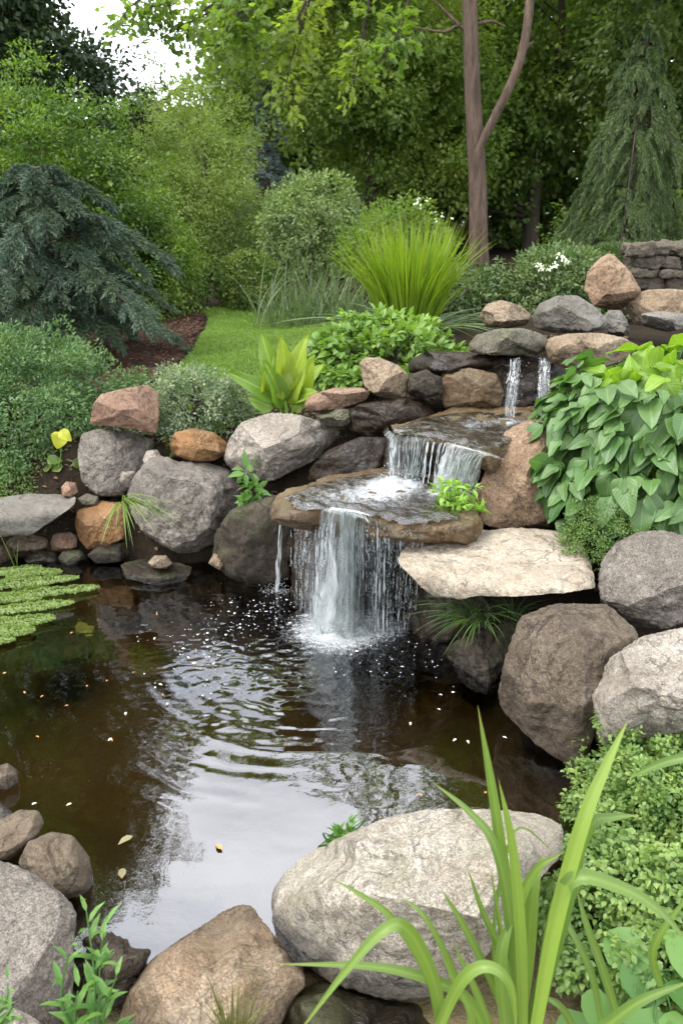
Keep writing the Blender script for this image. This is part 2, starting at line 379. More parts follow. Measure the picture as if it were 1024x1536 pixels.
def shape_rock(C, U, V, W, rad, Dp, Dn, n_exp, level, seed, facets, rough, planes=(), wmin=.25, strata=0):
    rng = np.random.default_rng(seed); d, F = ico(level)
    al = np.arctan2(d[:, 1], d[:, 0]); cb = np.sqrt(d[:, 0]**2+d[:, 1]**2); sb = d[:, 2]
    rho = np.interp((al+math.pi)/(2*math.pi)*len(rad), np.arange(len(rad)+1), np.append(rad, rad[0]))
    k = (np.abs(cb)**n_exp+np.abs(sb)**n_exp)**(-1/n_exp)
    L = np.stack([rho*cb*k*np.cos(al), rho*cb*k*np.sin(al), np.where(sb > 0, Dp, Dn)*sb*k], 1)
    R = rad.mean()
    for _ in range(facets):
        nv = rng.normal(size=3); nv[2] = abs(nv[2])*1.0+wmin; nv /= np.linalg.norm(nv)
        h = L@nv; o = np.quantile(h, 1-rng.uniform(.05, .2)); q = np.maximum(0, h-o); L = L - np.outer(q*.93, nv)
    B = np.stack([U, V, W]); 
    PL = list(planes)
    for nv, frac in PL:     # world-space normals; cut at this fraction of the extent
        nl = B@nrm(np.array(nv, float)); h = L@nl; o = h.max()*frac if frac <= 1 else h.max(); q = np.maximum(0, h-o); L = L - np.outer(q*.97, nl)
    nb = 96; a2 = np.arctan2(L[:, 1], L[:, 0]); b_ = ((a2+math.pi)/(2*math.pi)*nb).astype(int) % nb; mx = np.zeros(nb); np.maximum.at(mx, b_, np.hypot(L[:, 0], L[:, 1]))
    tgt = np.interp(np.arange(nb)+.5, np.arange(len(rad)+1)*nb/len(rad), np.append(rad, rad[0])); sc = np.clip(tgt/np.maximum(mx, 1e-6), .9, 1.6); sc = (np.roll(sc, 1)+2*sc+np.roll(sc, -1))/4
    L[:, :2] *= np.interp((a2+math.pi)/(2*math.pi)*nb-.5, np.arange(-1, nb+1), np.r_[sc[-1], sc, sc[0]])[:, None]
    X = L@B
    nn = nrm(L*np.array([1/R**2, 1/R**2, 1/max(Dp, Dn)**2]))@B
    s = 1/R
    disp = R*rough*(.05*fbm(X*s*1.3+seed, seed, 3) + .024*fbm(X*s*5+seed, seed+9, 4, .55) - .03*np.abs(fbm(X*s*2.6-seed, seed+17, 3)))
    disp += .003*fbm(X*38.0, seed+5, 3, .6)*min(1.5, rough)
    if strata:
        zz = X[:, 2]*strata + .6*fbm(X*s*2, seed+3, 2); disp += R*.05*(np.abs((zz % 1)-.5)*2-.5)
    if level >= 7: cf = fbm(X*s*1.1+seed*1.7, seed+31, 3); disp -= R*.022*np.exp(-(cf/.035)**2)*(fbm(X*s*.9-seed, seed+40, 2) > -.05)
    X = X + nn*disp[:, None]
    return X + C, F
def rock(name, label, cat, poly, Y, Dp, Dn=None, mat='grey', seed=1, facets=8, n_exp=2.6, level=6, rough=1.0, planes=(), smooth=2.0, wmin=.25, group=None, strata=0, depthshift=0):
    poly = np.asarray(poly, float); c2 = centroid(poly); C = at(c2[0], c2[1], Y)
    W = nrm(CAM-C); W = nrm(W*np.array([1, 1, .55])); U = nrm(np.cross(np.array([0, 0, 1.0]), W)); V = np.cross(W, U)
    pts = []
    for x, y in poly:
        dd = ray(x, y); t = ((C-CAM)@W)/(dd@W); q = CAM+dd*t-C; pts.append([q@U, q@V])
    rad = polar(pts, smooth=smooth)
    X, F = shape_rock(C, U, V, W, rad, Dp, Dn if Dn else Dp, n_exp, level, seed, facets, rough, planes, wmin, strata)
    # fit the stone's real outline: widen or narrow it round its own axis
    tp = poly-c2; nbn = 90; tr_ = polar(tp, nbn, .8); kx = np.arange(nbn)
    cp, sp = math.cos(PITCH), math.sin(PITCH)
    for _ in range(3):
        Q = X-CAM; dz = Q[:, 1]*cp-Q[:, 2]*sp; px = 512+FPX*Q[:, 0]/dz-c2[0]; py = 768-FPX*(Q[:, 1]*sp+Q[:, 2]*cp)/dz-c2[1]
        a = (np.arctan2(py, px)+math.pi)/(2*math.pi)*nbn; b = (np.round(a).astype(int)) % nbn; mx = np.zeros(nbn); np.maximum.at(mx, b, np.hypot(px, py)); mx = np.maximum(mx, 1)
        q = np.clip(tr_/mx, .75, 1.35); q = (np.roll(q, 1)+2*q+np.roll(q, -1))/4; f = np.interp(a, np.arange(nbn+1), np.append(q, q[0]))
        L = X-C; X = C + (L@W)[:, None]*W + f[:, None]*((L@U)[:, None]*U+(L@V)[:, None]*V)
    base = np.array([C[0], C[1], X[:, 2].min()])
    me = mesh_np(name, X-base, [F], MT[mat]); o = add(name, me, None, base)
    return tag(o, label, cat, group)
def slab(name, label, cat, poly, Z, up, down, mat='cream', seed=1, n_exp=4.0, level=6, rough=.6, facets=5, smooth=2.0, group=None, tilt=(0, 0)):
    """flat stone: outline of its top face laid on the level z = Z"""
    P = np.array([atz(x, y, Z)[:2] for x, y in poly]); c = centroid(P); rad = polar(P-c, smooth=smooth)
    B = np.eye(3); C = np.array([c[0], c[1], Z-up])
    X, F = shape_rock(C, B[0], B[1], B[2], rad, up*1.6, down, n_exp, level, seed, facets, rough, [((tilt[0], tilt[1], 1), .62)], -3.0)
    base = np.array([c[0], c[1], X[:, 2].min()])
    o = add(name, mesh_np(name, X-base, [F], MT[mat]), None, base)
    return tag(o, label, cat, group)
# ------------------------------------------------------------------ terrain
CP = np.array([
 (-2.5, .3, .08), (-1.5, .5, .1), (0, .4, -.1), (1.5, .5, .02), (0, 1.05, -.12), (.45, 1.05, -.1), (.9, 1.2, .0), (-.9, 1.2, -.04), (.3, 1.3, -.1), (-.4, 1.2, -.1), (1.0, 2.3, .0), (1.25, 2.5, .08), (.95, 2.0, .0), (1.25, 2.1, .06), (1.2, 2.9, .22), (1.5, 2.4, .2), (-1.4, 1.5, .05), (1.25, 1.6, .2), (1.6, 2.1, .28),
 (1.9, 2.6, .4), (2.1, 3.2, .5), (1.5, 3.3, .45), (1.1, 3.3, .4), (1.7, 4, .85), (2.6, 4.5, 1.0), (3.2, 6, 1.05), (2, 8, 1.0), (2, 12, 1.0), (5, 14, 1.1), (.5, 5.5, .92), (1.3, 5.4, .98), (.45, 4.6, .8), (.9, 4.5, .95), (1.4, 4.5, .98),
 (.2, 3.25, .28), (.5, 3.2, .3), (.75, 3.6, .5), (.35, 3.6, .45), (.1, 3.75, .45), (-.05, 4.1, .6), (1.0, 3.9, .75), (.5, 4.0, .72),
 (-1.3, 4.15, .5), (-.8, 4.2, .52), (-.4, 4.2, .56), (-2.1, 4.1, .3), (-3, 4.2, .35), (-4, 5, .55), (-2.4, 5.3, .58), (-1, 5.4, .6), (-.2, 5.4, .62), (-1, 7, .62), (-.1, 7, .64), (-1, 9, .68), (-4, 9, .7), (-3, 13, .85), (0, 12, .92), (-8, 8, .7), (8, 8, 1.1),
 (9, 20, 1.3), (-9, 20, 1.0), (0, 26, 1.2), (0, -4, .1), (-5, 0, .1), (5, 0, .2), (-5, 3, .25), (5, 3, .6), (-2.2, 3.95, .12), (-1.3, 3.85, .12), (-.6, 3.8, .25), (0, 60, 1.5), (40, 40, 1.5), (-40, 40, 1.3)])
POND = np.array([atz(x, y, 0)[:2] for x, y in [(-420, 845), (-150, 838), (0, 838), (120, 838), (290, 850), (350, 838), (430, 830), (620, 840), (700, 900), (740, 985), (775, 1060), (870, 1160), (872, 1235), (700, 1290), (560, 1335), (420, 1410), (240, 1425), (130, 1370), (60, 1290), (0, 1215), (-250, 1150), (-500, 1100)]])
def poly_sd(P, poly):
    """signed distance to a polygon in the plane, negative inside"""
    A = poly; B = np.roll(poly, -1, 0); d = np.full(len(P), 1e9); ins = np.zeros(len(P), bool)
    for a, b in zip(A, B):
        e = b-a; w_ = P-a; t = np.clip((w_@e)/(e@e), 0, 1); d = np.minimum(d, np.linalg.norm(w_-t[:, None]*e, axis=1))
        c = (a[1] > P[:, 1]) != (b[1] > P[:, 1])
        with np.errstate(divide='ignore', invalid='ignore'):
            ins ^= c & (P[:, 0] < (b[0]-a[0])*(P[:, 1]-a[1])/(b[1]-a[1])+a[0])
    return np.where(ins, -d, d)
def height(XY):
    XY = np.atleast_2d(np.asarray(XY, float)); out = np.empty(len(XY))
    for s in range(0, len(XY), 20000):
        P = XY[s:s+20000]; d2 = ((P[:, None]-CP[None, :, :2])**2).sum(2)+.01
        wt = d2**-1.8; h = (wt*CP[:, 2]).sum(1)/wt.sum(1)
        h = h + .025*fbm(np.c_[P*1.7, 0*P[:, 0]], 3, 3)*np.clip(P[:, 1]-1, .3, 1)
        sdv = poly_sd(P, POND); k = np.clip((sdv+.02)/.14, 0, 1); k = k*k*(3-2*k)
        bed = -.12 - .33*np.clip(-sdv/.5, 0, 1) + .03*fbm(np.c_[P*3, 0*P[:, 0]], 8, 3)
        out[s:s+20000] = bed*(1-k)+h*k
    return out
def hz(x, y): return float(height([[x, y]])[0])
def axis(segs): return np.unique(np.concatenate([np.arange(a, b, st) for a, b, st in segs]))
gx = axis([(-300, -60, 30), (-60, -12, 4), (-12, -4, .4), (-4, 4, .06), (4, 12, .4), (12, 60, 4), (60, 301, 30)])
gy = axis([(-60, -6, 6), (-6, 0, .5), (0, 5.6, .06), (5.6, 14, .25), (14, 40, 2), (40, 400, 30)])
XX, YY = np.meshgrid(gx, gy); G = np.c_[XX.ravel(), YY.ravel()]; Z = height(G)
nx, ny = len(gx), len(gy); i = np.arange(ny-1)[:, None]*nx; j = np.arange(nx-1)[None]
GF = np.stack([i+j, i+j+1, i+nx+j+1, i+nx+j], -1).reshape(-1, 4)
def soilmat():
    m = M('soil'); geo = m.n('ShaderNodeNewGeometry'); v = geo.outputs['Position']; s = m.n('ShaderNodeSeparateXYZ', {0: v}); a = m.noise(v, 5, 7, .65); b = m.noise(v, 40, 5, .7)
    col = m.mixc(m.ramp(a, .35, .65), (.012, .009, .006), (.028, .02, .012)); col = m.mixc(m.ramp(b, .55, .75, 0, .7), col, (.05, .038, .022))
    silt = m.mixc(m.ramp(m.noise(v, 3.5, 6, .65), .38, .62), (.15, .11, .06), (.15, .14, .055)); silt = m.mixc(m.ramp(b, .45, .7, 0, .6), silt, (.2, .16, .1))
    col = m.mixc(m.ramp(s.outputs[2], -.03, -.1), col, silt)
    bp = m.n('ShaderNodeBump', {'Strength': .8, 'Distance': .02, 'Height': m.math('ADD', a, b)})
    return m.done(m.n('ShaderNodeBsdfPrincipled', {'Base Color': col, 'Roughness': .95, 'Specular IOR Level': .1, 'Normal': bp.outputs[0]}).outputs[0])
MT['soil'] = soilmat() if 1 else plain('soil', (.012, .009, .006), (.028, .02, .012), .95, 5, .8)
tag(add('ground', mesh_np('ground', np.c_[G, Z], [GF], MT['soil'])), None, None, kind='structure')
def sheet(name, poly, mat, lift, step=.05):
    lo, hi = poly.min(0), poly.max(0); x = np.arange(lo[0], hi[0]+step, step); y = np.arange(lo[1], hi[1]+step, step)
    X_, Y_ = np.meshgrid(x, y); P = np.c_[X_.ravel(), Y_.ravel()]; ok = poly_sd(P, poly) < 0.02*np.sin(P[:, 0]*23)*np.cos(P[:, 1]*19)
    n_ = len(x); i_ = np.arange(len(y)-1)[:, None]*n_; j_ = np.arange(n_-1)[None]
    F_ = np.stack([i_+j_, i_+j_+1, i_+n_+j_+1, i_+n_+j_], -1).reshape(-1, 4); F_ = F_[ok[F_].all(1)]
    used = np.unique(F_); mp_ = np.zeros(len(P), int); mp_[used] = np.arange(len(used))
    V_ = np.c_[P, height(P)+lift][used]
    return add(name, mesh_np(name, V_, [mp_[F_]], mat))
LAWN = np.array([atz(x, y, .62)[:2] for x, y in [(215, 590), (262, 545), (290, 522), (308, 500), (312, 486), (300, 474), (345, 472), (400, 474), (455, 480), (520, 492), (545, 510), (500, 545), (430, 580), (360, 620), (250, 640)]])
MULCH = np.array([atz(x, y, .6)[:2] for x, y in [(60, 640), (170, 600), (215, 590), (262, 545), (290, 522), (308, 500), (312, 486), (300, 474), (200, 458), (0, 455), (-160, 500), (-160, 640)]])
MT['lawn'] = plain('lawn_soil', (.035, .055, .012), (.06, .085, .02), .95, 12, .5)
MT['mulch'] = plain('bark_mulch', (.035, .018, .011), (.075, .038, .024), .95, 40, .9)
tag(sheet('lawn', LAWN, MT['lawn'], .012), None, None, kind='structure')
tag(sheet('mulch_bed', MULCH, MT['mulch'], .008), None, None, kind='structure')
rng = np.random.default_rng(11)
def sample_poly(poly, n, rng):
    lo, hi = poly.min(0), poly.max(0); P = rng.uniform(lo, hi, (n*3, 2)); return P[poly_sd(P, poly) < -.005][:n]
P = sample_poly(LAWN, 60000, rng); n = len(P); mb = MB()
put_blades(mb, np.c_[P, height(P)+.008], np.c_[rng.normal(0, .35, (n, 2)), np.ones(n)], rng.uniform(.022, .042, n), .005, .5, rng, seg=3)
MT['grass'] = bladmat('lawn_grass', (.125, .23, .03), (.2, .32, .045), trans=.4)
tag(mb.build('grass', MT['grass']), 'short mown green grass covering the curved lawn', 'grass', kind='stuff')
P = sample_poly(MULCH, 9000, rng); n = len(P); mb = MB()
put_leaves(mb, np.c_[P, height(P)+rng.uniform(.01, .03, n)], np.c_[rng.normal(0, .5, (n, 2)), np.ones(n)], np.c_[rng.normal(0, 1, (n, 2)), rng.normal(0, .3, n)], rng.uniform(.02, .06, n), rng.uniform(.008, .02, n), 'quad', rng)
MT['chips'] = leafmat('bark_chips', (.05, .024, .015), (.12, .065, .042), trans=0, rough=.9)
tag(mb.build('bark_chips', MT['chips']), 'dark reddish brown bark chips covering the mulch bed', 'bark chips', kind='stuff')

P = rng.uniform([-2.4, 3.3], [1.6, 5.0], (5200, 2)); hh = height(P); P, hh = P[hh > .05], hh[hh > .05]; P = P[poly_sd(P, LAWN) > .02] if 0 else P; hh = height(P); n = len(P); mb = MB()
put_leaves(mb, np.c_[P, hh+rng.uniform(.004, .02, n)], np.c_[rng.normal(0, .5, (n, 2)), np.ones(n)], np.c_[rng.normal(0, 1, (n, 2)), rng.normal(0, .25, n)], rng.uniform(.015, .045, n), rng.uniform(.01, .022, n), 'leaf', rng)
MT['litter'] = leafmat('leaf_litter', (.05, .033, .018), (.13, .085, .045), (.08, .075, .03), trans=0, rough=.8)
tag(mb.build('leaf_litter', MT['litter']), 'brown fallen leaf litter lying on dark soil between the boulders', 'leaf litter', kind='stuff')
# ------------------------------------------------------------------ pond water
st = .009; wx = np.arange(-3.2, 1.35, st); wy = np.arange(1.25, 3.75, st)
X_, Y_ = np.meshgrid(wx, wy); P = np.c_[X_.ravel(), Y_.ravel()]
B0 = atz(505, 945, 0)[:2]; B1 = atz(416, 888, 0)[:2]; B2 = atz(590, 940, 0)[:2]
r = np.linalg.norm((P-B0)*[1, 1], axis=1); r1 = np.linalg.norm(P-B1, axis=1); r2 = np.linalg.norm(P-B2, axis=1)
P3 = np.c_[P, np.zeros(len(P))]
ph = 1.7*fbm(P3*2.4, 21, 3) + .35*fbm(P3*9, 22, 2)
side = np.clip(1-np.abs((P[:, 0]-B0[0]+.18*(B0[1]-P[:, 1])))/1.0, 0, 1)**.8
amp = .0021*np.exp(-r/.85)*np.clip(r/.25, 0, 1)*side*np.clip(.75+.8*fbm(P3*3.1, 30, 2), .1, 1.6)
lam = .036+.052*r; gph = np.log(lam)/.052*2*np.pi; slope = .105*np.exp(-r/.75)*np.clip(r/.2, 0, 1)*side*np.clip(.7+.9*fbm(P3*np.array([2.2, 4.5, 1]), 30, 3), .05, 1.7); amp = slope*lam/6.283
hgt = amp*np.sin(gph+ph*1.1) + amp*.25*np.sin(gph*1.7+ph*2+1)
chop = np.exp(-(r/.42)**2)+.8*np.exp(-(r1/.2)**2)+.7*np.exp(-(r2/.25)**2)
hgt += chop*(.003*fbm(P3*np.array([14, 26, 1]), 40, 3)+.0014*fbm(P3*np.array([45, 70, 1]), 41, 2)) + .0018*np.exp(-(r/.6)**2)*fbm(P3*np.array([28, 55, 1]), 43, 2) + .0009*fbm(P3*np.array([3, 8, 1]), 50, 2)*np.exp(-(r/1.2)**2)
hgt += .012*np.exp(-(r/.12)**2)*(1+fbm(P3*30, 60, 3))
foam = np.clip(1.0*np.exp(-(r/.19)**2)+.6*np.exp(-(r1/.08)**2)+.55*np.exp(-(r2/.1)**2)+.5*np.exp(-(r/.36)**2), 0, 1.2)
ok = poly_sd(P, POND) < .1
n_ = len(wx); i_ = np.arange(len(wy)-1)[:, None]*n_; j_ = np.arange(n_-1)[None]
F_ = np.stack([i_+j_, i_+j_+1, i_+n_+j_+1, i_+n_+j_], -1).reshape(-1, 4); F_ = F_[ok[F_].all(1)]
used = np.unique(F_); mp_ = np.zeros(len(P), int); mp_[used] = np.arange(len(used))
def watermat(name, tint, ior=1.9, foamscale=55, rip=0.0):
    m = M(name); geo = m.n('ShaderNodeNewGeometry'); pos = geo.outputs['Position']
    bp = m.n('ShaderNodeBump', {'Strength': .5 if rip else .08, 'Distance': .002+rip, 'Height': m.noise(pos, 30 if rip == 0 else 55, 3, .6)})
    fr = m.n('ShaderNodeFresnel', {'IOR': ior, 'Normal': bp.outputs[0]})
    gl = m.n('ShaderNodeBsdfGlossy', {'Color': (.95, .97, 1.0), 'Roughness': .015, 'Normal': bp.outputs[0]})
    tr = m.n('ShaderNodeBsdfTransparent', {'Color': tint})
    mx = m.n('ShaderNodeMixShader', {0: fr.outputs[0]}); m.t.links.new(tr.outputs[0], mx.inputs[1]); m.t.links.new(gl.outputs[0], mx.inputs[2])
    f = m.attr('foam'); nz = m.noise(pos, foamscale, 6, .72, .6); nz2 = m.noise(pos, foamscale*3.2, 3, .6)
    lvl = m.math('ADD', m.math('MULTIPLY', nz, .7), m.math('MULTIPLY', nz2, .3))
    fm = m.ramp(m.math('SUBTRACT', m.math('ADD', lvl, m.math('MULTIPLY', f, .42)), .78), 0, .2)
    wh = m.n('ShaderNodeBsdfPrincipled', {'Base Color': (.56, .59, .6), 'Roughness': .45})
    m2 = m.n('ShaderNodeMixShader', {0: m.math('MULTIPLY', fm, m.ramp(m.noise(pos, foamscale*5, 2, .6), .35, .65, .25, .8))}); m.t.links.new(mx.outputs[0], m2.inputs[1]); m.t.links.new(wh.outputs[0], m2.inputs[2])
    return m.done(m2.outputs[0])
MT['pond'] = watermat('pond_water', (.74, .63, .43), 2.15)
MT['film'] = watermat('shallow_water', (.80, .75, .64), 1.9, 75, .012)
tag(add('pond_water', mesh_np('pond_water', np.c_[P, hgt][used], [mp_[F_]], MT['pond'], attrs={'foam': foam[used]})), None, None, kind='structure')
def pool(name, poly, Z, spots, seed, st=.012):
    Q = np.array([atz(x, y, Z)[:2] for x, y in poly]); lo, hi = Q.min(0), Q.max(0)
    x = np.arange(lo[0], hi[0], st); y = np.arange(lo[1], hi[1], st); X_, Y_ = np.meshgrid(x, y); P = np.c_[X_.ravel(), Y_.ravel()]; P3 = np.c_[P, 0*P[:, 0]]
    h = Z + .005*fbm(P3*np.array([22, 30, 1]), seed, 3); froth_glint = np.zeros(len(P))
    for px, py, rad, a in spots:
        d = np.linalg.norm(P-atz(px, py, Z)[:2], axis=1); froth_glint += a*np.exp(-(d/rad)**2); h += .006*np.exp(-(d/rad)**2)*fbm(P3*35, seed+2, 3)  # foam white serves real froth and also painted glints of the rippled surface
    sdv = poly_sd(P, Q); ok = sdv < 0; h -= .012*np.clip(1+sdv/.04, 0, 1)
    n_ = len(x); i_ = np.arange(len(y)-1)[:, None]*n_; j_ = np.arange(n_-1)[None]
    F_ = np.stack([i_+j_, i_+j_+1, i_+n_+j_+1, i_+n_+j_], -1).reshape(-1, 4); F_ = F_[ok[F_].all(1)]
    used = np.unique(F_); mp_ = np.zeros(len(P), int); mp_[used] = np.arange(len(used))
    tag(add(name, mesh_np(name, np.c_[P, h][used], [mp_[F_]], MT['film'], attrs={'foam': froth_glint[used]})), None, None, kind='structure')

# ------------------------------------------------------------------ stones of the cascade
Z2, Z3, Z4 = .54, .735, 1.0
slab('rock_ledge', 'wide wet brown stone ledge from which the main waterfall pours', 'rock',
     [(408, 748), (430, 728), (480, 713), (560, 700), (640, 706), (705, 735), (728, 770), (700, 784), (650, 788), (600, 790), (560, 778), (520, 764), (475, 764), (440, 772), (415, 766)], Z2, .04, .15, 'ledge', 5, 2.8, 7, 1.0, 7, 1.2)
slab('rock_ledge', 'wet brown stone ledge of the middle cascade under rippling white water', 'rock',
     [(581, 640), (628, 620), (700, 610), (800, 612), (815, 640), (770, 665), (728, 678), (690, 668), (656, 656), (620, 654), (592, 655)], Z3, .035, .16, 'ledge', 8, 3.0, 7, .85, 7, 1.2)
pool('cascade_pool_water', [(425, 742), (480, 718), (560, 706), (640, 712), (700, 740), (690, 775), (640, 780), (600, 783), (560, 772), (520, 761), (475, 761), (440, 760)], Z2+.016,
     [(600, 722, .09, 1.0), (660, 740, .06, .8), (580, 732, .16, .8), (560, 745, .22, .55), (480, 745, .14, .45)], 71)  # the wide faint spots stand in for sky glints
pool('upper_pool_water', [(586, 640), (628, 624), (700, 615), (790, 617), (800, 640), (765, 660), (728, 675), (690, 665), (656, 653), (620, 651), (594, 652)], Z3+.016,
     [(760, 632, .08, .9), (710, 636, .12, .75), (800, 632, .06, .7), (600, 645, .07, .8), (690, 660, .1, .6)], 75)
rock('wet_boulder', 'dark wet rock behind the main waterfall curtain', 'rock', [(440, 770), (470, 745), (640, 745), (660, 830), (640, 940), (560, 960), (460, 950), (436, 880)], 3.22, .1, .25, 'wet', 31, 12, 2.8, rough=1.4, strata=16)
rock('wet_boulder', 'dark mossy rock between the thin side trickle and the diamond boulder', 'rock', [(322, 800), (345, 765), (400, 740), (450, 750), (462, 800), (455, 880), (400, 888), (340, 868), (318, 840)], 3.42, .13, .25, 'dark', 32, 10, 2.6)
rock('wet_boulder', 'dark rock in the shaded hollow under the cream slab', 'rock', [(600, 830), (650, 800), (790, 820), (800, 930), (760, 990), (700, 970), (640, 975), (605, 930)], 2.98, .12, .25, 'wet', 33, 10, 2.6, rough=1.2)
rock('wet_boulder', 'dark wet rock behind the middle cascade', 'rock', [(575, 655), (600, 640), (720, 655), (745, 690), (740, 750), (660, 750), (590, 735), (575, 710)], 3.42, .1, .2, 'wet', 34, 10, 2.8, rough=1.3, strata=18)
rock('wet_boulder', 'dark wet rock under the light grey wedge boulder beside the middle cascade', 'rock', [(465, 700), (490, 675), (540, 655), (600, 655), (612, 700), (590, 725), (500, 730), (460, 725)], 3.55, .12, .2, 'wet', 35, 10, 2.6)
rock('ledge_stone', 'layered wet stone wall behind the two thin upper trickles', 'rock', [(655, 560), (690, 540), (760, 531), (830, 534), (860, 560), (850, 625), (760, 632), (690, 628), (655, 610)], 3.98, .1, .25, 'wet', 36, 9, 4, rough=1.2, strata=15)
rock('ledge_stone', 'rusty brown wet block beside the thin upper trickles', 'rock', [(660, 558), (690, 548), (745, 560), (756, 590), (748, 618), (700, 622), (664, 612)], 3.84, .1, .2, 'ledge', 37, 9, 3.2, rough=1.1)
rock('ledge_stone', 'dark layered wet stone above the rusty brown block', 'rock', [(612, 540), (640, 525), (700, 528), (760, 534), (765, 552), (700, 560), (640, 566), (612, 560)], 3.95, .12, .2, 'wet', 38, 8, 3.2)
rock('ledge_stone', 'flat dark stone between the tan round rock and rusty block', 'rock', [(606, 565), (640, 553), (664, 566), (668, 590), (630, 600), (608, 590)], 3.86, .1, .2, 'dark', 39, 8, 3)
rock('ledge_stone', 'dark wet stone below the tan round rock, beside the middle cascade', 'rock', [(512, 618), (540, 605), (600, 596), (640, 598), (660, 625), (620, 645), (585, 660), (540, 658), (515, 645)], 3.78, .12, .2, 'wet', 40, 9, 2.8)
rock('mossy_stone', 'flat mossy dark stone behind the light grey wedge boulder', 'rock', [(470, 622), (500, 612), (540, 612), (545, 625), (525, 640), (490, 640)], 3.85, .1, .15, 'mossy', 41, 7, 3)
rock('flat_stone', 'flat pinkish stone beneath the lime-leaved canna plant', 'rock', [(455, 606), (466, 591), (500, 582), (545, 580), (556, 590), (548, 602), (510, 613), (465, 619)], 3.92, .1, .15, 'pink', 42, 7, 3.2)
rock('boulder', 'tan rounded boulder below the lime green shrub', 'boulder', [(538, 545), (548, 535), (572, 537), (598, 548), (612, 562), (621, 585), (612, 600), (590, 600), (566, 594), (546, 580)], 3.9, .12, .18, 'tan', 43, 9, 2.7)
rock('flat_stone', 'greenish grey flat capstone above the two thin trickles', 'rock', [(700, 518), (712, 502), (745, 493), (785, 492), (812, 500), (828, 515), (815, 530), (770, 534), (720, 530)], 3.98, .14, .2, 'mossy', 44, 8, 2.8)
rock('flat_stone', 'tan flat capstone beside the top of the big hosta', 'rock', [(814, 522), (822, 506), (850, 500), (900, 499), (935, 505), (960, 520), (930, 545), (880, 556), (840, 552), (820, 540)], 3.88, .14, .2, 'tan', 45, 8, 2.8)
rock('boulder', 'small two-toned round boulder below the white flowered shrub', 'boulder', [(718, 473), (730, 455), (752, 450), (780, 458), (797, 472), (790, 488), (760, 493), (728, 490)], 4.5, .12, .2, 'tan', 46, 8, 2.6)
rock('boulder', 'dark grey rounded boulder at the top of the cascade', 'boulder', [(797, 475), (808, 455), (835, 443), (865, 443), (890, 458), (911, 478), (908, 494), (880, 500), (830, 500), (802, 494)], 4.35, .16, .2, 'slate', 47, 9, 2.6)
rock('boulder', 'tall brown peaked boulder in front of the dry stone wall', 'boulder', [(875, 435), (880, 408), (895, 390), (912, 379), (924, 385), (945, 408), (962, 436), (950, 455), (925, 466), (890, 460)], 4.95, .2, .2, 'brown', 48, 10, 2.6)
rock('boulder', 'small upright grey stone below the brown peaked boulder', 'rock', [(904, 475), (912, 465), (930, 465), (940, 480), (945, 500), (930, 506), (910, 500)], 4.6, .1, .15, 'slate', 49, 7, 2.8)
rock('boulder', 'long brown mossy boulder under the dry stone wall', 'boulder', [(935, 458), (942, 443), (970, 434), (1010, 433), (1060, 440), (1075, 465), (1060, 488), (1000, 492), (950, 488)], 4.75, .2, .2, 'tan', 50, 8, 2.8)
rock('block_stone', 'squared blue grey stone block behind the hosta top', 'rock', [(960, 470), (985, 466), (1030, 470), (1035, 492), (1000, 498), (962, 490)], 4.5, .1, .15, 'slate', 51, 5, 4)
rock('boulder', 'large brown pyramid-shaped boulder between the middle cascade and the hosta', 'boulder',
     [(706, 770), (714, 735), (735, 690), (752, 650), (782, 631), (815, 626), (833, 634), (830, 665), (826, 710), (824, 760), (838, 795), (790, 800), (740, 796), (714, 788)], 3.2, .2, .25, 'brown', 52, 11, 2.6, 7, .9, planes=[((-.7, -.7, .35), .62), ((.6, -.8, .3), .7)])
slab('flat_slab', 'broad cream sandstone slab jutting out over the pond', 'slab',
     [(595, 842), (598, 826), (614, 812), (640, 800), (690, 790), (760, 790), (825, 792), (872, 800), (886, 820), (897, 852), (897, 872), (850, 882), (770, 884), (700, 872), (640, 856), (606, 846)], .425, .05, .095, 'cream', 53, 2.9, 7, .62, 5, 1.6, tilt=(-.02, -.03))
rock('boulder', 'round grey speckled boulder under the fine mossy plant', 'boulder', [(895, 870), (902, 838), (925, 812), (958, 797), (995, 795), (1025, 803), (1060, 830), (1080, 880), (1055, 925), (1000, 943), (950, 942), (915, 928), (900, 905)], 2.55, .2, .25, 'grey', 54, 10, 2.5, 7)
rock('boulder', 'huge dark brown boulder sloping down into the pond', 'boulder', [(745, 1040), (757, 985), (778, 925), (830, 905), (910, 905), (960, 950), (950, 1010), (905, 1060), (890, 1110), (885, 1150), (858, 1158), (800, 1115), (752, 1065)], 2.2, .26, .34, 'darkbrown', 55, 9, 2.8, 7, .8, planes=[((-.55, -.75, .5), .6)])
rock('boulder', 'big tan flat-topped boulder above the leafy ground cover', 'boulder', [(874, 1045), (884, 1020), (915, 985), (960, 955), (1020, 940), (1080, 950), (1100, 1020), (1060, 1090), (960, 1110), (900, 1125), (882, 1090)], 2.0, .22, .3, 'greyl', 56, 8, 2.8, 7, planes=[((-.1, -.25, 1), .6)])
rock('boulder', 'dark low rock at the waterline under the ferny tuft', 'rock', [(658, 985), (680, 962), (720, 945), (775, 928), (785, 975), (760, 1020), (725, 1046), (690, 1025), (668, 1005)], 2.68, .14, .2, 'dark', 57, 9, 2.6)
